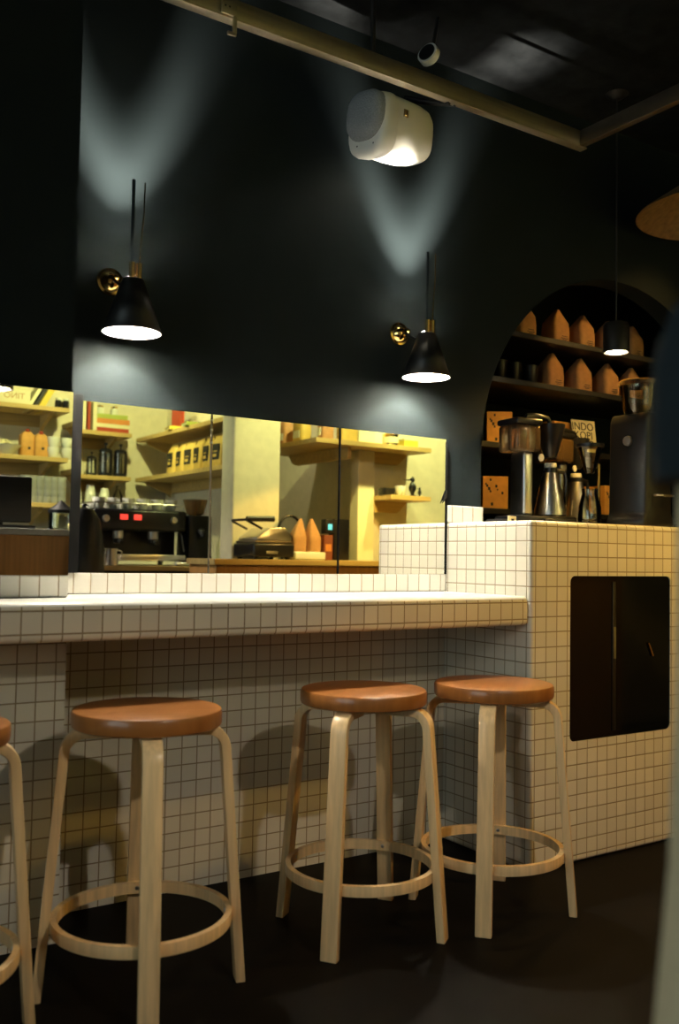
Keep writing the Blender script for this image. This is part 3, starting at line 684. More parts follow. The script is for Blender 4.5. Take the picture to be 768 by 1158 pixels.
# counters of the bar side
CZ = .990
t = thing('bar_cabinet', 'wooden service counter under the sandwich grill, seen low in the mirror', 'counter', (.7, rY(2.3), 0))
bm = B(); box(bm, (-.80, rY(2.68)-rY(2.3), 0), (.314, rY(2.12)-rY(2.3), CZ-.0305), .003); box(bm, (.314, rY(2.44)-rY(2.3), 0), (1.6, rY(2.12)-rY(2.3), CZ-.0305), .003) if False else None
obj('cabinet', bm, M['barwood'], t, smooth=0)
bm = B(); box(bm, (-.82, rY(2.44)-rY(2.3), CZ-.03), (1.3, rY(2.10)-rY(2.3), CZ), .003); obj('worktop', bm, M['shelfwood'], t, smooth=0)
# remove overlap between cabinet and pillar: the cabinet stops in front of it
for o in t.children:
    if o.name.startswith('cabinet'):
        for v in o.data.vertices:
            if v.co.y < rY(2.44)-rY(2.3): v.co.y = rY(2.44)-rY(2.3)
            if v.co.x > .31: v.co.x = 1.28
CZ2 = .945
t = thing('machine_counter', 'dark counter carrying the espresso machine in the mirror', 'counter', (-.30, rY(2.9), 0))
bm = B(); box(bm, (-.42, rY(3.25)-rY(2.9), 0), (.50, rY(2.66)-rY(2.9), CZ2-.0305), .003); obj('cabinet', bm, M['black'], t, smooth=0)
bm = B(); box(bm, (-.44, rY(3.27)-rY(2.9), CZ2-.03), (.52, rY(2.64)-rY(2.9), CZ2), .003); obj('worktop', bm, M['darkalu'], t, smooth=0)
yb0 = 2*MYL-2.2; yb1 = yb0-.55
t = thing('service_bar', 'brown wood bar with grey worktop, reflected in the left mirror', 'bar', (-1.05, (yb0+yb1)/2, 0))
bm = B(); box(bm, (-.16, yb1-(yb0+yb1)/2+.03, 0), (.235, yb0-(yb0+yb1)/2-.012, 1.088), .003); obj('front_panel', bm, M['barwood'], t, smooth=0)
bm = B(); box(bm, (-.17, yb1-(yb0+yb1)/2, 1.0885), (.245, yb0-(yb0+yb1)/2, 1.118), .003); obj('worktop', bm, M['plaster2'], t, smooth=0)
BT = 1.1185

# ---- espresso machine
ex, ey = -.24, rY(2.92); ES = .80
t = thing('espresso_machine', 'black two-group espresso machine with red displays, in the first mirror panel', 'coffee machine', (ex, ey, CZ2+.0005)); t.scale = (ES,)*3
bm = B(); box(bm, (-.34, -.24, .05), (.34, -.02, .36), .015, 3); obj('body', bm, M['blackm'], t)
bm = B(); box(bm, (-.345, -.018, .24), (.345, .17, .39), .02, 3); hd = obj('head', bm, M['blackm'], t)
bm = B(); box(bm, (-.33, -.019, .03), (.33, .19, .075), .006); obj('drip_tray', bm, M['steel'], t)
for sx in (-.3, .3):
    for yy in (-.2, .14):
        bm = B(); lathe(bm, [(.02, 0), (.024, .03), (.02, .05)], (sx, yy, 0), 12); obj('foot', bm, M['steel'], t)
for sx in (-.13, -.03):
    bm = B(); box(bm, (sx-.028, .1702, .315), (sx+.028, .174, .352), .001); obj('display', bm, M['redled'], hd)
for sx in (-.14, .12):
    bm = B(); lathe(bm, [(0, .185), (.036, .185), (.038, .20), (.038, .238), (0, .239)], (sx, .09, 0), 24); gh = obj('group_head', bm, M['steel'], t)
    bm = B(); lathe(bm, [(0, .150), (.02, .150), (.034, .158), (.034, .184), (0, .1845)], (sx, .09, 0), 24); tube(bm, [(sx, .12, .168), (sx-.02, .17, .166), (sx-.04, .27, .155)], [.009, .012, .015], 10); obj('portafilter', bm, M['black'], gh)
for sx in (-.31, .31):
    bm = B(); tube(bm, [(sx, .12, .239), (sx, .16, .21), (sx*1.02, .19, .10)], .006, 8); obj('steam_wand', bm, M['steel'], t)
for sx in (-.26, .24):
    bm = B(); lathe(bm, [(0, .02), (.022, .018), (.026, 0)], (sx, .1702, .32), 16, mtx=Matrix.Rotation(-PI/2, 4, 'X')); obj('steam_knob', bm, M['steel'], t)
bm = B(); tube(bm, [(-.33, -.22, .361), (-.33, -.22, .43), (-.33, .14, .43), (.33, .14, .43), (.33, -.22, .43), (.33, -.22, .361)], .006, 8)
for q in ((-.33, .14), (.33, .14), (0, .14)): tube(bm, [(q[0], q[1], .391), (q[0], q[1], .43)], .005, 8)
obj('cup_rail', bm, M['steel'], t)
def make_mug(r=.036, h=.062, m='china', name='cup'):
    t = thing(name, '', 'cup')
    bm = B(); lathe(bm, [(0, 0), (r*.6, 0), (r*.66, .004), (r*.98, h*.65), (r, h), (r-.003, h), (r*.93, h*.6), (r*.6, .008), (0, .006)], n=24); obj('body', bm, M[m], t)
    bm = B(); tube(bm, [(r*.96, 0, h*.78), (r*1.45, 0, h*.74), (r*1.5, 0, h*.5), (r*1.2, 0, h*.28), (r*.8, 0, h*.28)], .0035, 8); obj('handle', bm, M[m], t)
    return t
mg = make_mug(); first = True; k = 0
for j, yy in enumerate((.045, -.085)):
    for i in range(6):
        rowname = ('front', 'rear')[j]
        place(mg, first, (ex+(-.27+i*.108)*ES, ey+yy*ES, CZ2+.001+(.391 if yy > -.018 else .361)*ES), f'white cup {("first","second","third","fourth","fifth","sixth")[i]} from right in the {rowname} row on the mirrored espresso machine', .6+i*.7, 'white cups on the espresso machine'); first = False
# stack of saucers
for i in range(6):
    bm = B(); lathe(bm, [(0, 0), (.035, 0), (.062, .010), (.064, .012), (.036, .004), (0, .003)], n=28)
    tag(obj('saucer', bm, M['china'], None, (ex+.17, ey-.145, CZ2+.362*ES+i*.0125)), 'white saucer in the stack on the right rear of the espresso machine', 'plate', 'saucers stacked on the espresso machine')
# dark grinder right of the machine, domed urn left of it
t = thing('espresso_grinder', 'tall black espresso grinder right of the espresso machine in the mirror', 'grinder', (.115, rY(2.85), CZ2+.0005))
bm = B(); prism(bm, [(-.085, 0), (.085, 0), (.085, .03), (.075, .05), (.07, .29), (-.07, .29), (-.075, .05), (-.085, .03)], -.09, .08, 'y', .008); obj('body', bm, M['blackm'], t)
bm = B(); lathe(bm, [(.03, .291), (.05, .30), (.072, .38), (.072, .385), (0, .39)], n=28); obj('hopper', bm, M['amber'], t)
bm = B(); tube(bm, [(0, .08, .20), (0, .115, .19), (0, .118, .165)], [.02, .02, .015], 12); obj('spout', bm, M['black'], t)
p = atm(100, 640, 2.5)
t = thing('black_urn', 'tall black dome-topped urn left of the espresso machine in the mirror', 'urn', (-.665, p.y, 0))
bm = B(); lathe(bm, [(0, 0), (.10, 0), (.108, .02), (.108, .90), (.106, 1.0), (.098, 1.10), (.08, 1.18), (.05, 1.23), (0, 1.245)], n=40); obj('body', bm, M['black'], t)
bm = B(); lathe(bm, [(.012, 1.2445), (.016, 1.252), (.010, 1.26), (0, 1.262)], n=16); obj('knob', bm, M['black'], t)
bm = B(); lathe(bm, [(.1085, .88), (.111, .885), (.111, .90), (.1085, .905)], n=40, caps=False); obj('band', bm, M['darkalu'], t)
# milk jug and cloth
p = atm(122, 640, 2.75)
t = thing('milk_pitcher', 'small steel milk pitcher at the left foot of the espresso machine, in the mirror', 'jug', (p.x, ey+.215, CZ2+.0005))
bm = B(); lathe(bm, [(0, 0), (.035, 0), (.038, .01), (.03, .07), (.034, .09), (.031, .09), (.027, .07), (0, .008)], n=24); obj('body', bm, M['steel'], t)
bm = B(); tube(bm, [(.033, 0, .082), (.06, 0, .075), (.06, 0, .03), (.036, 0, .02)], .004, 8); obj('handle', bm, M['steel'], t)
bm = B(); box(bm, (-.07, -.03, 0), (.07, .03, .02), .009, 3); tag(obj('folded_cloth', bm, M['china'], None, (ex+.24, ey+.235, CZ2+.0005), (0, 0, .2)), 'folded white cloth in front of the espresso machine, in the mirror', 'cloth')

# ---- shelf goods, main mirror, left part
def book(dims, m, loc, label, rot=(0, 0, 0), group=None):
    w_, d_, h_ = dims
    t = thing('book', label, 'book', loc, rot=rot, group=group)
    bm = B(); box(bm, (-w_/2, -d_/2, 0), (w_/2, d_/2, .003)); box(bm, (-w_/2, -d_/2, h_-.003), (w_/2, d_/2, h_)); box(bm, (-w_/2, d_/2-.003, .003), (w_/2, d_/2, h_-.003)); obj('cover', bm, M[m], t, smooth=0)
    bm = B(); box(bm, (-w_/2+.004, -d_/2+.004, .0032), (w_/2-.004, d_/2-.0032, h_-.0032)); obj('pages', bm, M['cream'], t, smooth=0)
    return t
g = 'books lying in the pile on the mirrored shelf'
zz = Z[0]+.0005
for i, (m, h_) in enumerate((('red', .030), ('cream', .026), ('orange', .034), ('green', .030))):
    book((.24-.012*(i % 2), .17, h_), m, (-.035+.004*(i % 3), YM-.115, zz), ('red book at the bottom of the lying pile', 'cream book second in the lying pile', 'orange book third in the lying pile', 'green book on top of the lying pile')[i]+' on the top mirrored shelf', (0, 0, .03*(i-1)), g); zz += h_+.0003
for i, (m, w_) in enumerate((('cream', .022), ('red', .018), ('cream', .026))):
    book((.19, .15, w_), m, (-.235+i*.035, YM-.10, Z[0]+.1), ('cream book leaning at the left end of the top mirrored shelf', 'thin red book standing second from the left on the top mirrored shelf', 'cream book standing beside the lying pile on the top mirrored shelf')[i], (0, PI/2, 0), 'standing books on the mirrored top shelf')
for i in range(2):
    t = thing('small_jar', ('left small glass jar on top of the book pile, in the mirror', 'right small glass jar on top of the book pile, in the mirror')[i], 'jar', (-.09+i*.10, YM-.11, zz))
    bm = B(); lathe(bm, [(0, 0), (.025, 0), (.027, .004), (.027, .045), (.02, .052), (0, .052)], n=18); obj('body', bm, M['china'], t)
    bm = B(); lathe(bm, [(0, .0525), (.022, .0525), (.022, .064), (0, .064)], n=18); obj('lid', bm, M['brass'], t)
# french presses
def make_press():
    t = thing('french_press', '', 'coffee press')
    bm = B(); lathe(bm, [(0, 0), (.040, 0), (.042, .01), (.042, .165), (.040, .165), (.039, .012), (0, .008)], n=24); obj('beaker', bm, M['glass'], t)
    bm = B(); lathe(bm, [(.043, 0), (.045, .002), (.045, .022), (.0425, .024)], n=24, caps=False); 
    for a in range(4): box(bm, (.0425*math.cos(a*PI/2+.5)-.004, .0425*math.sin(a*PI/2+.5)-.004, .02), (.0425*math.cos(a*PI/2+.5)+.004, .0425*math.sin(a*PI/2+.5)+.004, .16))
    obj('frame', bm, M['black'], t)
    bm = B(); lathe(bm, [(.045, .1655), (.046, .175), (.03, .188), (.005, .192), (.004, .21), (.012, .214), (.012, .226), (0, .23)], n=24); obj('plunger_lid', bm, M['black'], t)
    bm = B(); tube(bm, [(.044, 0, .15), (.085, 0, .148), (.088, 0, .05), (.045, 0, .03)], .007, 8); obj('handle', bm, M['black'], t)
    return t
fp = make_press()
for i, (x, lb, s) in enumerate(((.055, 'rightmost coffee press on the middle mirrored shelf', 1.), (-.05, 'middle coffee press on the mirrored shelf', 1.), (-.145, 'small coffee press left of the two tall ones on the mirrored shelf', .7))):
    place(fp, i == 0, (x-.0, YM-.09, Z[1]+.0005), lb, -1.5-.1*i, 'coffee presses on the mirrored shelf', (s, s, s))
for i in range(3):
    place(mg, False, (-.27, YM-.09, Z[1]+.0005+i*.0628), ('lower','middle','top')[i]+' cream cup of the stack at the left end of the middle mirrored shelf', .8, 'stacked cups left of the coffee presses')
# paper cup stacks
def make_pcup():
    t = thing('paper_cup_stack', '', 'cups')
    bm = B(); pr = [(0, 0)]
    z = 0; 
    pr = [(0, .001), (.026, .001)]
    for k in range(14): pr += [(.040, z+.012 if k == 0 else z+.004), (.041, z+.008 if k else z+.014), (.0385, z+.012)]; z += .012
    pr = [(0, 0), (.041, 0), (.041, .006), (.036, .030)]
    for k in range(10): pr += [(.039-.0006*k, .030+k*.011), (.0395-.0006*k, .034+k*.011), (.037-.0006*k, .038+k*.011)]
    pr += [(.025, .20), (.0, .20)]
    lathe(bm, pr, n=24); obj('cups', bm, M['china'], t)
    return t
pc = make_pcup()
for i, (x, s, lb) in enumerate(((-.245, 1.0, 'left stack of upturned paper cups, reflected beside the black urn'), (-.15, 1.15, 'middle, taller stack of upturned paper cups in the mirror'), (-.055, 1.05, 'right stack of upturned paper cups, tapering, in the mirror'))):
    place(pc, i == 0, (x, YM-.08, Z[2]+.0005), lb, 0, 'stacks of paper cups on the bottom mirrored shelf', (1.05, 1.05, .85*s))
t = thing('glass_bottle', 'tall glass bottle beside the paper cups on the bottom mirrored shelf', 'bottle', (.04, YM-.08, Z[2]+.0005))
bm = B(); lathe(bm, [(0, 0), (.032, 0), (.034, .006), (.034, .13), (.014, .17), (.013, .205), (.011, .205), (.012, .17), (.031, .128), (.031, .008), (0, .006)], n=24); obj('body', bm, M['glass'], t)
bm = B(); lathe(bm, [(0, .203), (.010, .203), (.014, .208), (.014, .222), (0, .224)], n=16); obj('stopper', bm, M['steel'], t)

# side shelf: black labelled bags, magazines
def make_ybag():
    t = thing('labelled_bag', '', 'bag')
    bm = B(); rings = []
    for z, sx, s_ in ((0, 1, 1), (.05, 1.0, 1.05), (.15, .98, .8), (.178, .96, .30), (.192, .95, .14)):
        rings.append([(p_[1]*1.0*s_, p_[0]*sx, z) for p_ in superell(0, 0, .058, .040, 5, 20)])
    loft(bm, rings); obj('pouch', bm, M['yellowbag'], t, smooth=50)
    bm = B(); prism(bm, [(-.038, .042), (.038, .042), (.036, .135), (-.036, .135)], -.0428, -.036, 'x'); lb = obj('label', bm, M['label'], t, smooth=0); lb['label'] = 'black square label'
    bm = B(); box(bm, (-.0436, -.02, .088), (-.0429, .018, .094)); box(bm, (-.0436, -.026, .058), (-.0429, .01, .076)); obj('print', bm, M['yellowbag'], lb, smooth=0)
    return t
yb_ = make_ybag()
n_ord = ('farthest', 'second', 'third', 'fourth', 'fifth', 'sixth', 'nearest')
for i in range(7):
    place(yb_, i == 0, (.275, rY(3.52)+i*.135, 1.5355), f'{n_ord[i]} golden bag with black label in the row on the mirrored side shelf', .12*math.sin(i*2.3), 'black labelled bags on the side shelf')
for i, (m, rr) in enumerate((('red', -.25), ('yellow', -.9), ('green', -1.2))):
    book((.22, .16, .022), m, (.31, rY(3.62)+.02+i*.12, 1.8155+(.12 if i == 0 else .06)), ('red magazine standing at the far end of the upper side shelf', 'yellow leaning magazine on the upper side shelf', 'green flopped magazine on the upper side shelf')[i]+' in the mirror', (0, PI/2 if i == 0 else .0, 0) if i == 0 else (0, 0, .2), 'magazines on the upper side shelf')
for o in C.objects:
    if o.get('group') == 'magazines on the upper side shelf':
        if o['label'].startswith('yellow'): o.location.z = 1.8158
        if o['label'].startswith('green'): o.location.z = 1.8158; o.location.y += .14
        if o['label'].startswith('red'): o.location.z = 1.8158+.11
# goods on the corner shelf
for i in range(5):
    kx = (.66, .66, .665, .70, .84)[i]; yv = (3.0, 2.82, 2.63, 2.42, 2.40)[i]
    t = thing('white_label_bag', f'{("farthest","second","third","fourth","nearest")[i]} paper bag with white label on the corner shelf in the mirror', 'bag', (kx+.04, rY(yv), 1.6905), rz=(0, 0, 0, .3, 1.57)[i], group='white labelled bags on the corner shelf')
    obj('pouch', bag_bm(.075, .11, .175, .13, 0), M['yellowbag'] if i % 2 == 0 else M['kraft'], t, smooth=50)
    bm = B(); box(bm, (-.0425, -.035, .03), (-.0392, .035, .075)); obj('label', bm, M['china'], t, smooth=0)
t = thing('food_tin', 'golden food tin on the corner shelf by the glowing wall, in the mirror', 'tin', (1.20, rY(2.40), 1.6905))
bm = B(); lathe(bm, [(0, 0), (.05, 0), (.051, .003), (.049, .006), (.049, .07), (.051, .073), (.05, .076), (0, .074)], n=28); obj('body', bm, M['brass'], t)
bm = B(); lathe(bm, [(.0495, .02), (.0497, .02), (.0497, .056), (.0495, .056)], n=28, caps=False); obj('label', bm, M['cream'], t)
t = thing('wooden_box', 'flat pale box right of the golden tin on the corner shelf, in the mirror', 'box', (1.34, rY(2.42), 1.6905))
bm = B(); box(bm, (-.055, -.05, 0), (.055, .05, .045), .003); obj('body', bm, M['yellow'], t, smooth=0)
bm = B(); box(bm, (-.057, -.052, .0455), (.057, .052, .056), .002); obj('lid', bm, M['cream'], t, smooth=0)
# small shelf: black bowl, cup, bird figurines
t = thing('black_dish', 'small black square dish on the short shelf in the mirror', 'dish', (1.175, rY(2.40), 1.3895))
bm = B(); loft(bm, [[(a, b, z) for a, b in superell(0, 0, .042*s, .042*s, 6, 24)] for z, s in ((0, .9), (.004, .96), (.044, 1.0), (.044, .92), (.01, .86))]); obj('body', bm, M['black'], t)
place(mg, False, (1.268, rY(2.38), 1.3895), 'white cup beside the dark figurine on the short mirrored shelf', 2.0)
def figurine(loc, s, label):
    t = thing('bird_figurine', label, 'figurine', loc, group='dark bird figurines on the short shelf'); t.scale = (s, s, s)
    bm = B(); lathe(bm, [(0, 0), (.024, 0), (.026, .006), (.012, .012), (.014, .03), (.026, .05), (.028, .07), (.018, .095), (.010, .105), (.016, .115), (.015, .130), (.006, .142), (0, .145)], n=20); obj('body', bm, M['blackm'], t)
    bm = B(); lathe(bm, [(0, .0), (.005, .002), (.006, .02), (.0, .075)], (-.014, .0, .118), 10, mtx=Matrix.Rotation(-PI/2, 4, 'Y')); obj('beak', bm, M['blackm'], t)
figurine((1.345, rY(2.36), 1.3895), .85, 'taller dark long-beaked figurine on the short mirrored shelf')
figurine((1.402, rY(2.36), 1.3895), .42, 'tiny dark figurine right of the taller one on the short mirrored shelf')

# on the service counter: grill, kraft bags on a tray, headset, screen, carton
p = atm(298, 632, 2.30)
t = thing('sandwich_grill', 'black sandwich grill with raised lid and bar handle, in the middle mirror panel', 'grill', (p.x, p.y, CZ+.0005))
bm = B(); box(bm, (-.125, -.12, .012), (.125, .12, .085), .010, 3); obj('base', bm, M['blackm'], t)
bm = B(); box(bm, (-.115, -.11, .0855), (.115, .11, .10), .004); obj('lower_plate', bm, M['darkalu'], t)
bm = B(); prism(bm, [(-.105, .1015), (.115, .1015), (.12, .125), (.075, .175), (-.02, .170), (-.10, .118)], -.105, .105, 'y', .006); ld = obj('lid', bm, M['steel'], t)
bm = B(); tube(bm, [(-.06, .085, .165), (-.15, .085, .205), (-.155, .08, .21), (-.155, -.08, .21), (-.15, -.085, .205), (-.06, -.085, .165)], .007, 8); tube(bm, [(-.16, .098, .213), (.0, .108, .218)], .015, 10); obj('handle', bm, M['black'], ld)
for sx in (-.1, .1):
    for yy in (-.09, .09):
        bm = B(); lathe(bm, [(.012, 0), (.015, .012)], (sx, yy, 0), 10); obj('foot', bm, M['black'], t)
bm = B(); box(bm, (-.05, .1202, .03), (.02, .123, .045), .001); obj('name_plate', bm, M['steel'], t)
p = atm(344, 632, 2.28)
t = thing('serving_tray', 'white tray under two kraft bags on the mirrored service counter', 'tray', (p.x, p.y, CZ+.0005))
bm = B(); box(bm, (-.10, -.07, 0), (.10, .07, .045), .008, 3); obj('body', bm, M['china'], t)
for i, dx in enumerate((-.045, .05)):
    o = tag(obj('paper_bag', bag_bm(.085, .07, .185, .09, -.01 if i else .015), M['kraft'], None, (p.x+dx, p.y, CZ+.046), (0, 0, .1-.3*i), smooth=50), ('left kraft paper bag with folded peak on the white tray, in the mirror', 'right kraft paper bag with pointed peak on the white tray, in the mirror')[i], 'bag', 'kraft bags on the white tray')
t = thing('headset', 'black arched headset behind the two kraft bags, in the mirror', 'headset', (p.x-.02, p.y-.13, CZ+.0005))
bm = B(); tube(bm, [(.075*math.cos(a), 0, .165+.085*math.sin(a)) for a in [k*PI/12 for k in range(13)]], .008, 8); obj('band', bm, M['black'], t)
for s in (-1, 1):
    bm = B(); lathe(bm, [(0, -.015), (.035, -.012), (.038, 0), (.035, .012), (0, .015)], (s*.078, 0, .14), 20, mtx=Matrix.Rotation(PI/2, 4, 'Y')); obj('ear_cup', bm, M['black'], t)
bm = B(); lathe(bm, [(.05, 0), (.05, .01), (.01, .02), (.01, .12), (.06, .13), (.06, .135), (0, .136)], n=20); obj('stand', bm, M['black'], t)
p = atm(375, 632, 2.28)
t = thing('order_terminal', 'black order terminal with small cyan screen, beside the kraft bags in the mirror', 'terminal', (p.x+.015, p.y, CZ+.0005))
bm = B(); box(bm, (-.02, -.03, 0), (.085, .03, .235), .004); obj('body', bm, M['blackm'], t)
bm = B(); box(bm, (-.075, -.025, .150), (-.0205, .03, .232), .003); sc_ = obj('screen_housing', bm, M['black'], t)
bm = B(); box(bm, (-.062, .0302, .172), (-.034, .0315, .205)); obj('screen', bm, M['cyan'], sc_, smooth=0)
p = atm(369, 632, 2.26)
t = thing('tall_carton', 'rust red carton standing under the cyan screen, in the mirror', 'box', (p.x, p.y, CZ+.0005))
bm = B(); box(bm, (-.03, -.03, 0), (.028, .022, .142), .002); obj('carton', bm, M['rust'], t, smooth=0)
bm = B(); box(bm, (-.02, .0222, .05), (.018, .0232, .09)); obj('label', bm, M['orange'], t, smooth=0)

# ---- goods in the left mirror
def lx(px, yv=3.45): return atm(px, 500, yv, MYL).x
yc_ = YLf-.10
t = thing('lettered_box', 'cream box with brown lettering on the top shelf, in the left mirror', 'box', (lx(3), yc_, ZL[0]+.0005))
bm = B(); box(bm, (-.16, -.09, 0), (.155, .09, .085), .003); obj('box_body', bm, M['cream'], t, smooth=0)
bm = B(); box(bm, (-.162, -.092, .0855), (.157, .092, .1), .002); obj('lid', bm, M['cream'], t, smooth=0)
text('lettering', 'TINO', .05, M['kraft'], t, (.06, .0905, .042), (PI/2, 0, PI))
for i, (m, px, a) in enumerate((('cream', 42, .5), ('label', 48, .5), ('yellow', 57, .5))):
    book((.20, .15, (.02, .016, .035)[i]), m, (lx(px), yc_, ZL[0]+.055), ('cream book leaning on the black book', 'black book leaning between cream and yellow ones', 'thick yellow book leaning steeply')[i]+' on the top shelf in the left mirror', (0, -PI/2+a, 0), 'leaning books in the left mirror')
for i in range(3):
    t = thing('dark_jar', ('left', 'middle', 'right')[i]+' small dark pale-lidded jar ending the top shelf in the left mirror', 'jar', (lx(69+i*4.5), yc_+.02-.05*(i % 2), ZL[0]+.0005), group='dark jars in the left mirror')
    bm = B(); lathe(bm, [(0, 0), (.018, 0), (.02, .004), (.02, .05), (.015, .055), (0, .055)], n=16); obj('body', bm, M['blackm'], t)
    bm = B(); lathe(bm, [(0, .0555), (.017, .0555), (.017, .068), (0, .068)], n=16); obj('lid', bm, M['china'], t)
t = thing('sugar_bowl', 'wide white bowl heaped with packets on the mug shelf in the left mirror', 'bowl', (lx(10), yc_, ZL[1]+.0005))
bm = B(); lathe(bm, [(0, 0), (.045, 0), (.05, .006), (.095, .055), (.10, .06), (.096, .06), (.05, .012), (0, .01)], n=32); obj('body', bm, M['china'], t)
bm = B(); rnd = random.Random(5)
for k in range(26):
    a, r_ = rnd.uniform(0, 2*PI), rnd.uniform(0, .062); x, y, z = r_*math.cos(a), r_*math.sin(a), .045+.042*(1-r_/.07)
    b2 = B(); box(b2, (-.02, -.012, -.003), (.02, .012, .003), .001); bmesh.ops.rotate(b2, verts=b2.verts, cent=(0, 0, 0), matrix=Matrix.Rotation(rnd.uniform(0, PI), 3, 'Z') @ Matrix.Rotation(rnd.uniform(-.6, .6), 3, 'X')); bmesh.ops.translate(b2, verts=b2.verts, vec=(x, y, z))
    mtmp = bpy.data.meshes.new('tmp'); b2.to_mesh(mtmp); bm.from_mesh(mtmp); bpy.data.meshes.remove(mtmp); b2.free()
pk = obj('sugar_packets', bm, M['cream'], t, smooth=0); pk['kind'] = 'stuff'
t = thing('cup_dark', 'coffee-filled white cup left of the heaped bowl in the left mirror', 'cup', (lx(-16), yc_+.03, ZL[1]+.0005))
t.name = 'coffee_cup'
bm = B(); lathe(bm, [(0, 0), (.026, 0), (.04, .05), (.037, .05), (.024, .006), (0, .006)], n=24); obj('body', bm, M['china'], t)
bm = B(); lathe(bm, [(0, .038), (.033, .038)], n=20, caps=False); obj('coffee', bm, M['black'], t)
for i, (px, s) in enumerate(((36, 1.0), (50.5, .93))):
    t = thing('rolled_paper_bag', ('left, taller rolled kraft bag beside the bowl in the left mirror', 'right rolled kraft bag beside the stacked mugs, in the left mirror')[i], 'bag', (lx(px), yc_-.01+.02*i, ZL[1]+.0005), group='rolled kraft bags in the left mirror')
    obj('pouch', bag_bm(.085, .075, .165*s, .13*s, 0), M['kraft2'], t, smooth=50)
    bm = B(); lathe(bm, [(0, 0), (.012, 0), (.014, .012), (.008, .02), (0, .02)], (.0, .01, .150*s), 12); obj('clip', bm, M['red'], t)
    bm = B(); lathe(bm, [(0, .001), (.009, .001), (.009, 0)], (.005, .0415, .05), 14, mtx=Matrix.Rotation(-PI/2, 4, 'X')); obj('sticker', bm, M['label'], t)
for i, (px, k) in enumerate(((63.5, 0), (63.5, 1), (79, 0), (79, 1))):
    place(mg, False, (lx(px), YLf-.06, ZL[1]+.0005+k*.063), f'{("lower","upper")[k]} white mug of the {("left","right")[i//2]} pair stacked on the shelf in the left mirror', -.2, 'stacked mugs in the left mirror', (1.05, 1.05, 1.02))
gl_m = mat('ribbed_tumbler_glass', (.92, .94, .90), .12, trans=.55, var=.02)
def make_tumbler():
    bm = B(); lathe(bm, [(0, 0), (.024, 0), (.026, .003), (.033, .040), (.031, .040), (.024, .005), (0, .004)], n=20)
    return obj('tumbler', bm, gl_m)
tb = make_tumbler(); tag(tb, '', 'glass'); first = True
for i in range(6):
    for k in range(4):
        o = tb if first else tb.copy()
        if not first: C.objects.link(o)
        first = False
        o.location = (lx(33+i*8.2), YLf-.06, ZL[2]+.0005+k*.0405)
        o['label'] = f'clear tumbler, {("bottom","second","third","top")[k]} of the {("leftmost","second","third","fourth","fifth","rightmost")[i]} glass stack in the left mirror'; o['group'] = 'stacked tumblers in the left mirror'
for i in range(2):
    place(mg, False, (lx(10+i*19, 3.3), YLf-.06, ZL[2]+.0005), ('pale mug peeping over the black till, left one, in the left mirror', 'pale mug peeping over the black till, right one, in the left mirror')[i], -.3, 'mugs behind the till', (1.1, 1.1, 1.3))
# till on the bar
pt = atm(12, 590, 2.35, MYL)
t = thing('till_monitor', 'big black till screen on the bar, reflected at the left edge', 'till', (pt.x-.06, pt.y-.02, BT))
bm = B(); box(bm, (-.15, -.02, .03), (.155, .03, .25), .01); obj('screen_back', bm, M['black'], t)
bm = B(); box(bm, (-.08, -.10, 0), (.16, .09, .016), .005); box(bm, (-.03, -.03, .016), (.03, .0, .06), .004); obj('stand', bm, M['black'], t)
t2 = thing('black_kettle', 'round black kettle showing above the till in the left mirror', 'kettle', (pt.x-.13, pt.y-.24, BT))
bm = B(); lathe(bm, [(0, 0), (.085, 0), (.09, .02), (.08, .14), (.055, .30), (.05, .33), (.02, .35), (0, .352)], n=28); obj('body', bm, M['black'], t2)
bm = B(); tube(bm, [(-.06, 0, .29), (-.12, 0, .27), (-.12, 0, .10), (-.085, 0, .06)], .009, 8); obj('handle', bm, M['black'], t2)
pg = atm(55, 590, 2.4, MYL)
t = thing('glass_canister', 'stubby glass canister with dark lid on the bar, in the left mirror', 'jar', (pg.x+.06, pg.y, BT))
bm = B(); lathe(bm, [(0, 0), (.055, 0), (.06, .006), (.06, .085), (.057, .085), (.056, .008), (0, .006)], n=28); obj('jar', bm, M['glass'], t)
bm = B(); lathe(bm, [(0, .0855), (.062, .0855), (.062, .10), (.03, .125), (.012, .14), (0, .15)], n=28); obj('lid', bm, M['black'], t)

# ------------------------------------------------------------------ garments at the right edge, close to the lens
Yg = -1.80
pc0 = at(764, 700, Yg)
def drape(prof, wob=.012, n=48, nf=7, a0=.0):
    bm = B(); rings = []
    for z, rx, ry in prof:
        rings.append([((rx+wob*math.sin(nf*2*PI*k/n+a0))*math.cos(2*PI*k/n), (ry+wob*math.sin(nf*2*PI*k/n+a0))*math.sin(2*PI*k/n), z) for k in range(n)])
    return loft(bm, rings)
ctr = Vector((pc0.x+.082, Yg-.03, 0))
zj = at(752, 535, Yg).z
t = thing('coat_stand', 'short dark stand hidden under the pale coat at the right edge', 'coat stand', ctr)
bm = B(); lathe(bm, [(0, 0), (.15, 0), (.15, .012), (.03, .022), (0, .022)], n=32); obj('base', bm, M['black'], t)
bm = B(); tube(bm, [(0, 0, .0225), (0, 0, zj+.05)], .012, 12); obj('pole', bm, M['black'], t)
t = thing('pale_coat', 'long pale beige coat hanging narrowly, blurred at the right edge', 'coat', ctr)
obj('coat_body', drape([(.36, .125, .115), (.50, .108, .10), (.66, .092, .085), (.78, .080, .075), (.9, .076, .070), (zj-.004, .074, .068)], .003), M['pale'], t, smooth=60)
bm = B(); tube(bm, [(-.02, -.062, zj-.01), (-.015, -.075, .9), (-.01, -.085, .72)], [.022, .024, .022], 12); obj('sleeve', bm, M['pale'], t, smooth=60)
t = thing('dark_jacket', 'dark teal jacket hung over the top of the pale coat, at the right edge', 'jacket', ctr)
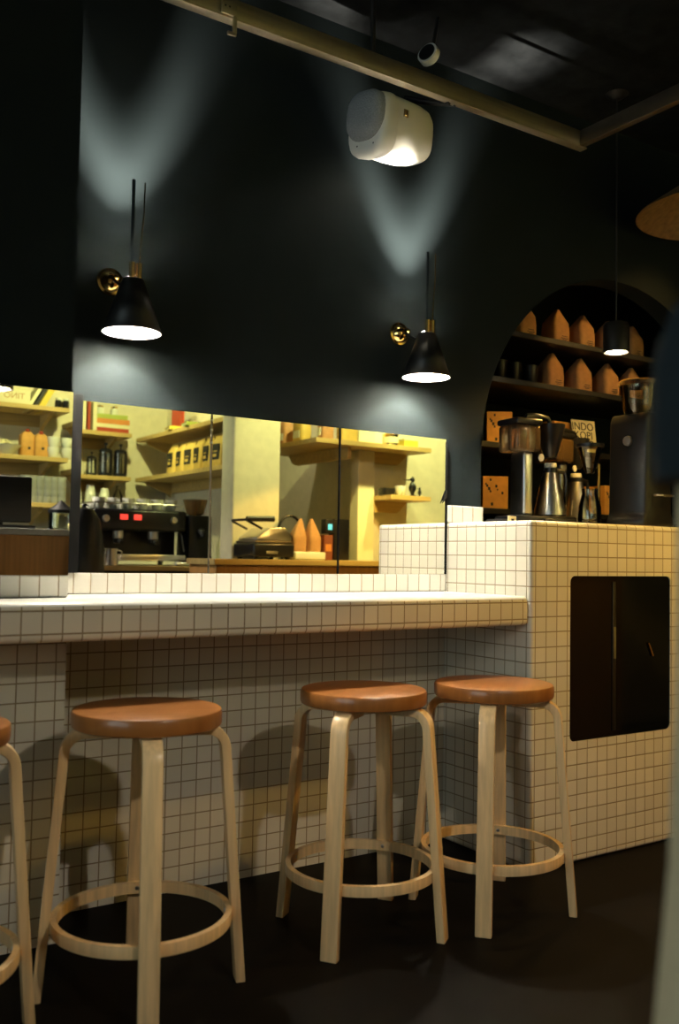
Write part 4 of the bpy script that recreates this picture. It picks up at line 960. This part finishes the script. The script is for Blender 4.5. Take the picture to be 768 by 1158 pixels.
obj('jacket_body', drape([(zj-.003, .096, .088), (zj+.02, .099, .09), (zj+.09, .098, .088), (zj+.125, .085, .075), (zj+.140, .06, .05), (zj+.146, .03, .025)], .003, a0=1.), M['navy'], t, smooth=60)
bm = B(); lathe(bm, [(0, .004), (.007, .003), (.009, 0)], (-.0995, 0, zj+.02), 12, mtx=Matrix.Rotation(-PI/2, 4, 'Y')); obj('cuff_button', bm, M['plaster2'], t)

# ------------------------------------------------------------------ unseen spotlights added to light the bar side and alcove bags
def fill_head(loc, target, label, power, ang=75, col=(.97, 1, .38)):
    d = (Vector(target)-Vector(loc)).normalized(); q = d.to_track_quat('-Z', 'Y')
    t = thing('fill_spotlight', label, 'lamp', loc, group='added fill spotlights, out of view')
    bm = B(); lathe(bm, [(.042, -.06), (.044, -.058), (.044, .07), (.03, .085), (0, .087), (0, .083), (.028, .08), (.040, .068), (.040, -.058)], n=28, caps=False, mtx=q.to_matrix().to_4x4()); obj('housing', bm, M['black'], t)
    bm = B(); tube(bm, [(0, 0, .05), (0, 0, CEIL-loc[2]-.001)], .008, 8); obj('stem', bm, M['black'], t)
    bm = B(); lathe(bm, [(0, .0), (.03, .0), (.034, .012), (0, .013)], n=20, mtx=q.to_matrix().to_4x4()); obj('lens', bm, M['bulb2'], t)
    spot('fill_light', d*.045, d*2, power, ang, .7, col, .03, t)
fill_head((-.35, -1.75, 2.62), (-.12, -3.24, 1.5), 'added fill spotlight aimed at the cookbook and cup shelves', FILL*1.35, 80)
fill_head((-.55, -2.1, 2.62), (.5, -2.3, 1.5), 'added fill spotlight aimed at the side wall shelf of labelled bags', FILL*.62, 75)
fill_head((-1.0, -1.95, 2.62), (-.85, -3.24, 1.5), 'added fill spotlight aimed at the mug shelves left of the bar', FILL*.22, 75)
fill_head((1.5, -.75, 2.62), (1.55, -1.75, 1.55), 'added fill spotlight aimed at the short shelf on the yellow wall', FILL*1.6, 62)
fill_head((.62, -.70, 2.62), (.75, -2.0, 1.2), 'added fill spotlight aimed at the service counter with the sandwich grill', FILL*1.5, 70)
fill_head((.72, -1.95, 2.62), (1.12, -2.5, 1.3), 'added fill spotlight aimed at the grey side wall behind the grill', FILL*.3, 80, (1, .95, .6))
fill_head((1.9, -1.2, 2.62), (1.02, .72, 1.86), 'added fill spotlight aimed at the coffee bags in the arched alcove', BLK, 22, (1, .58, .16))
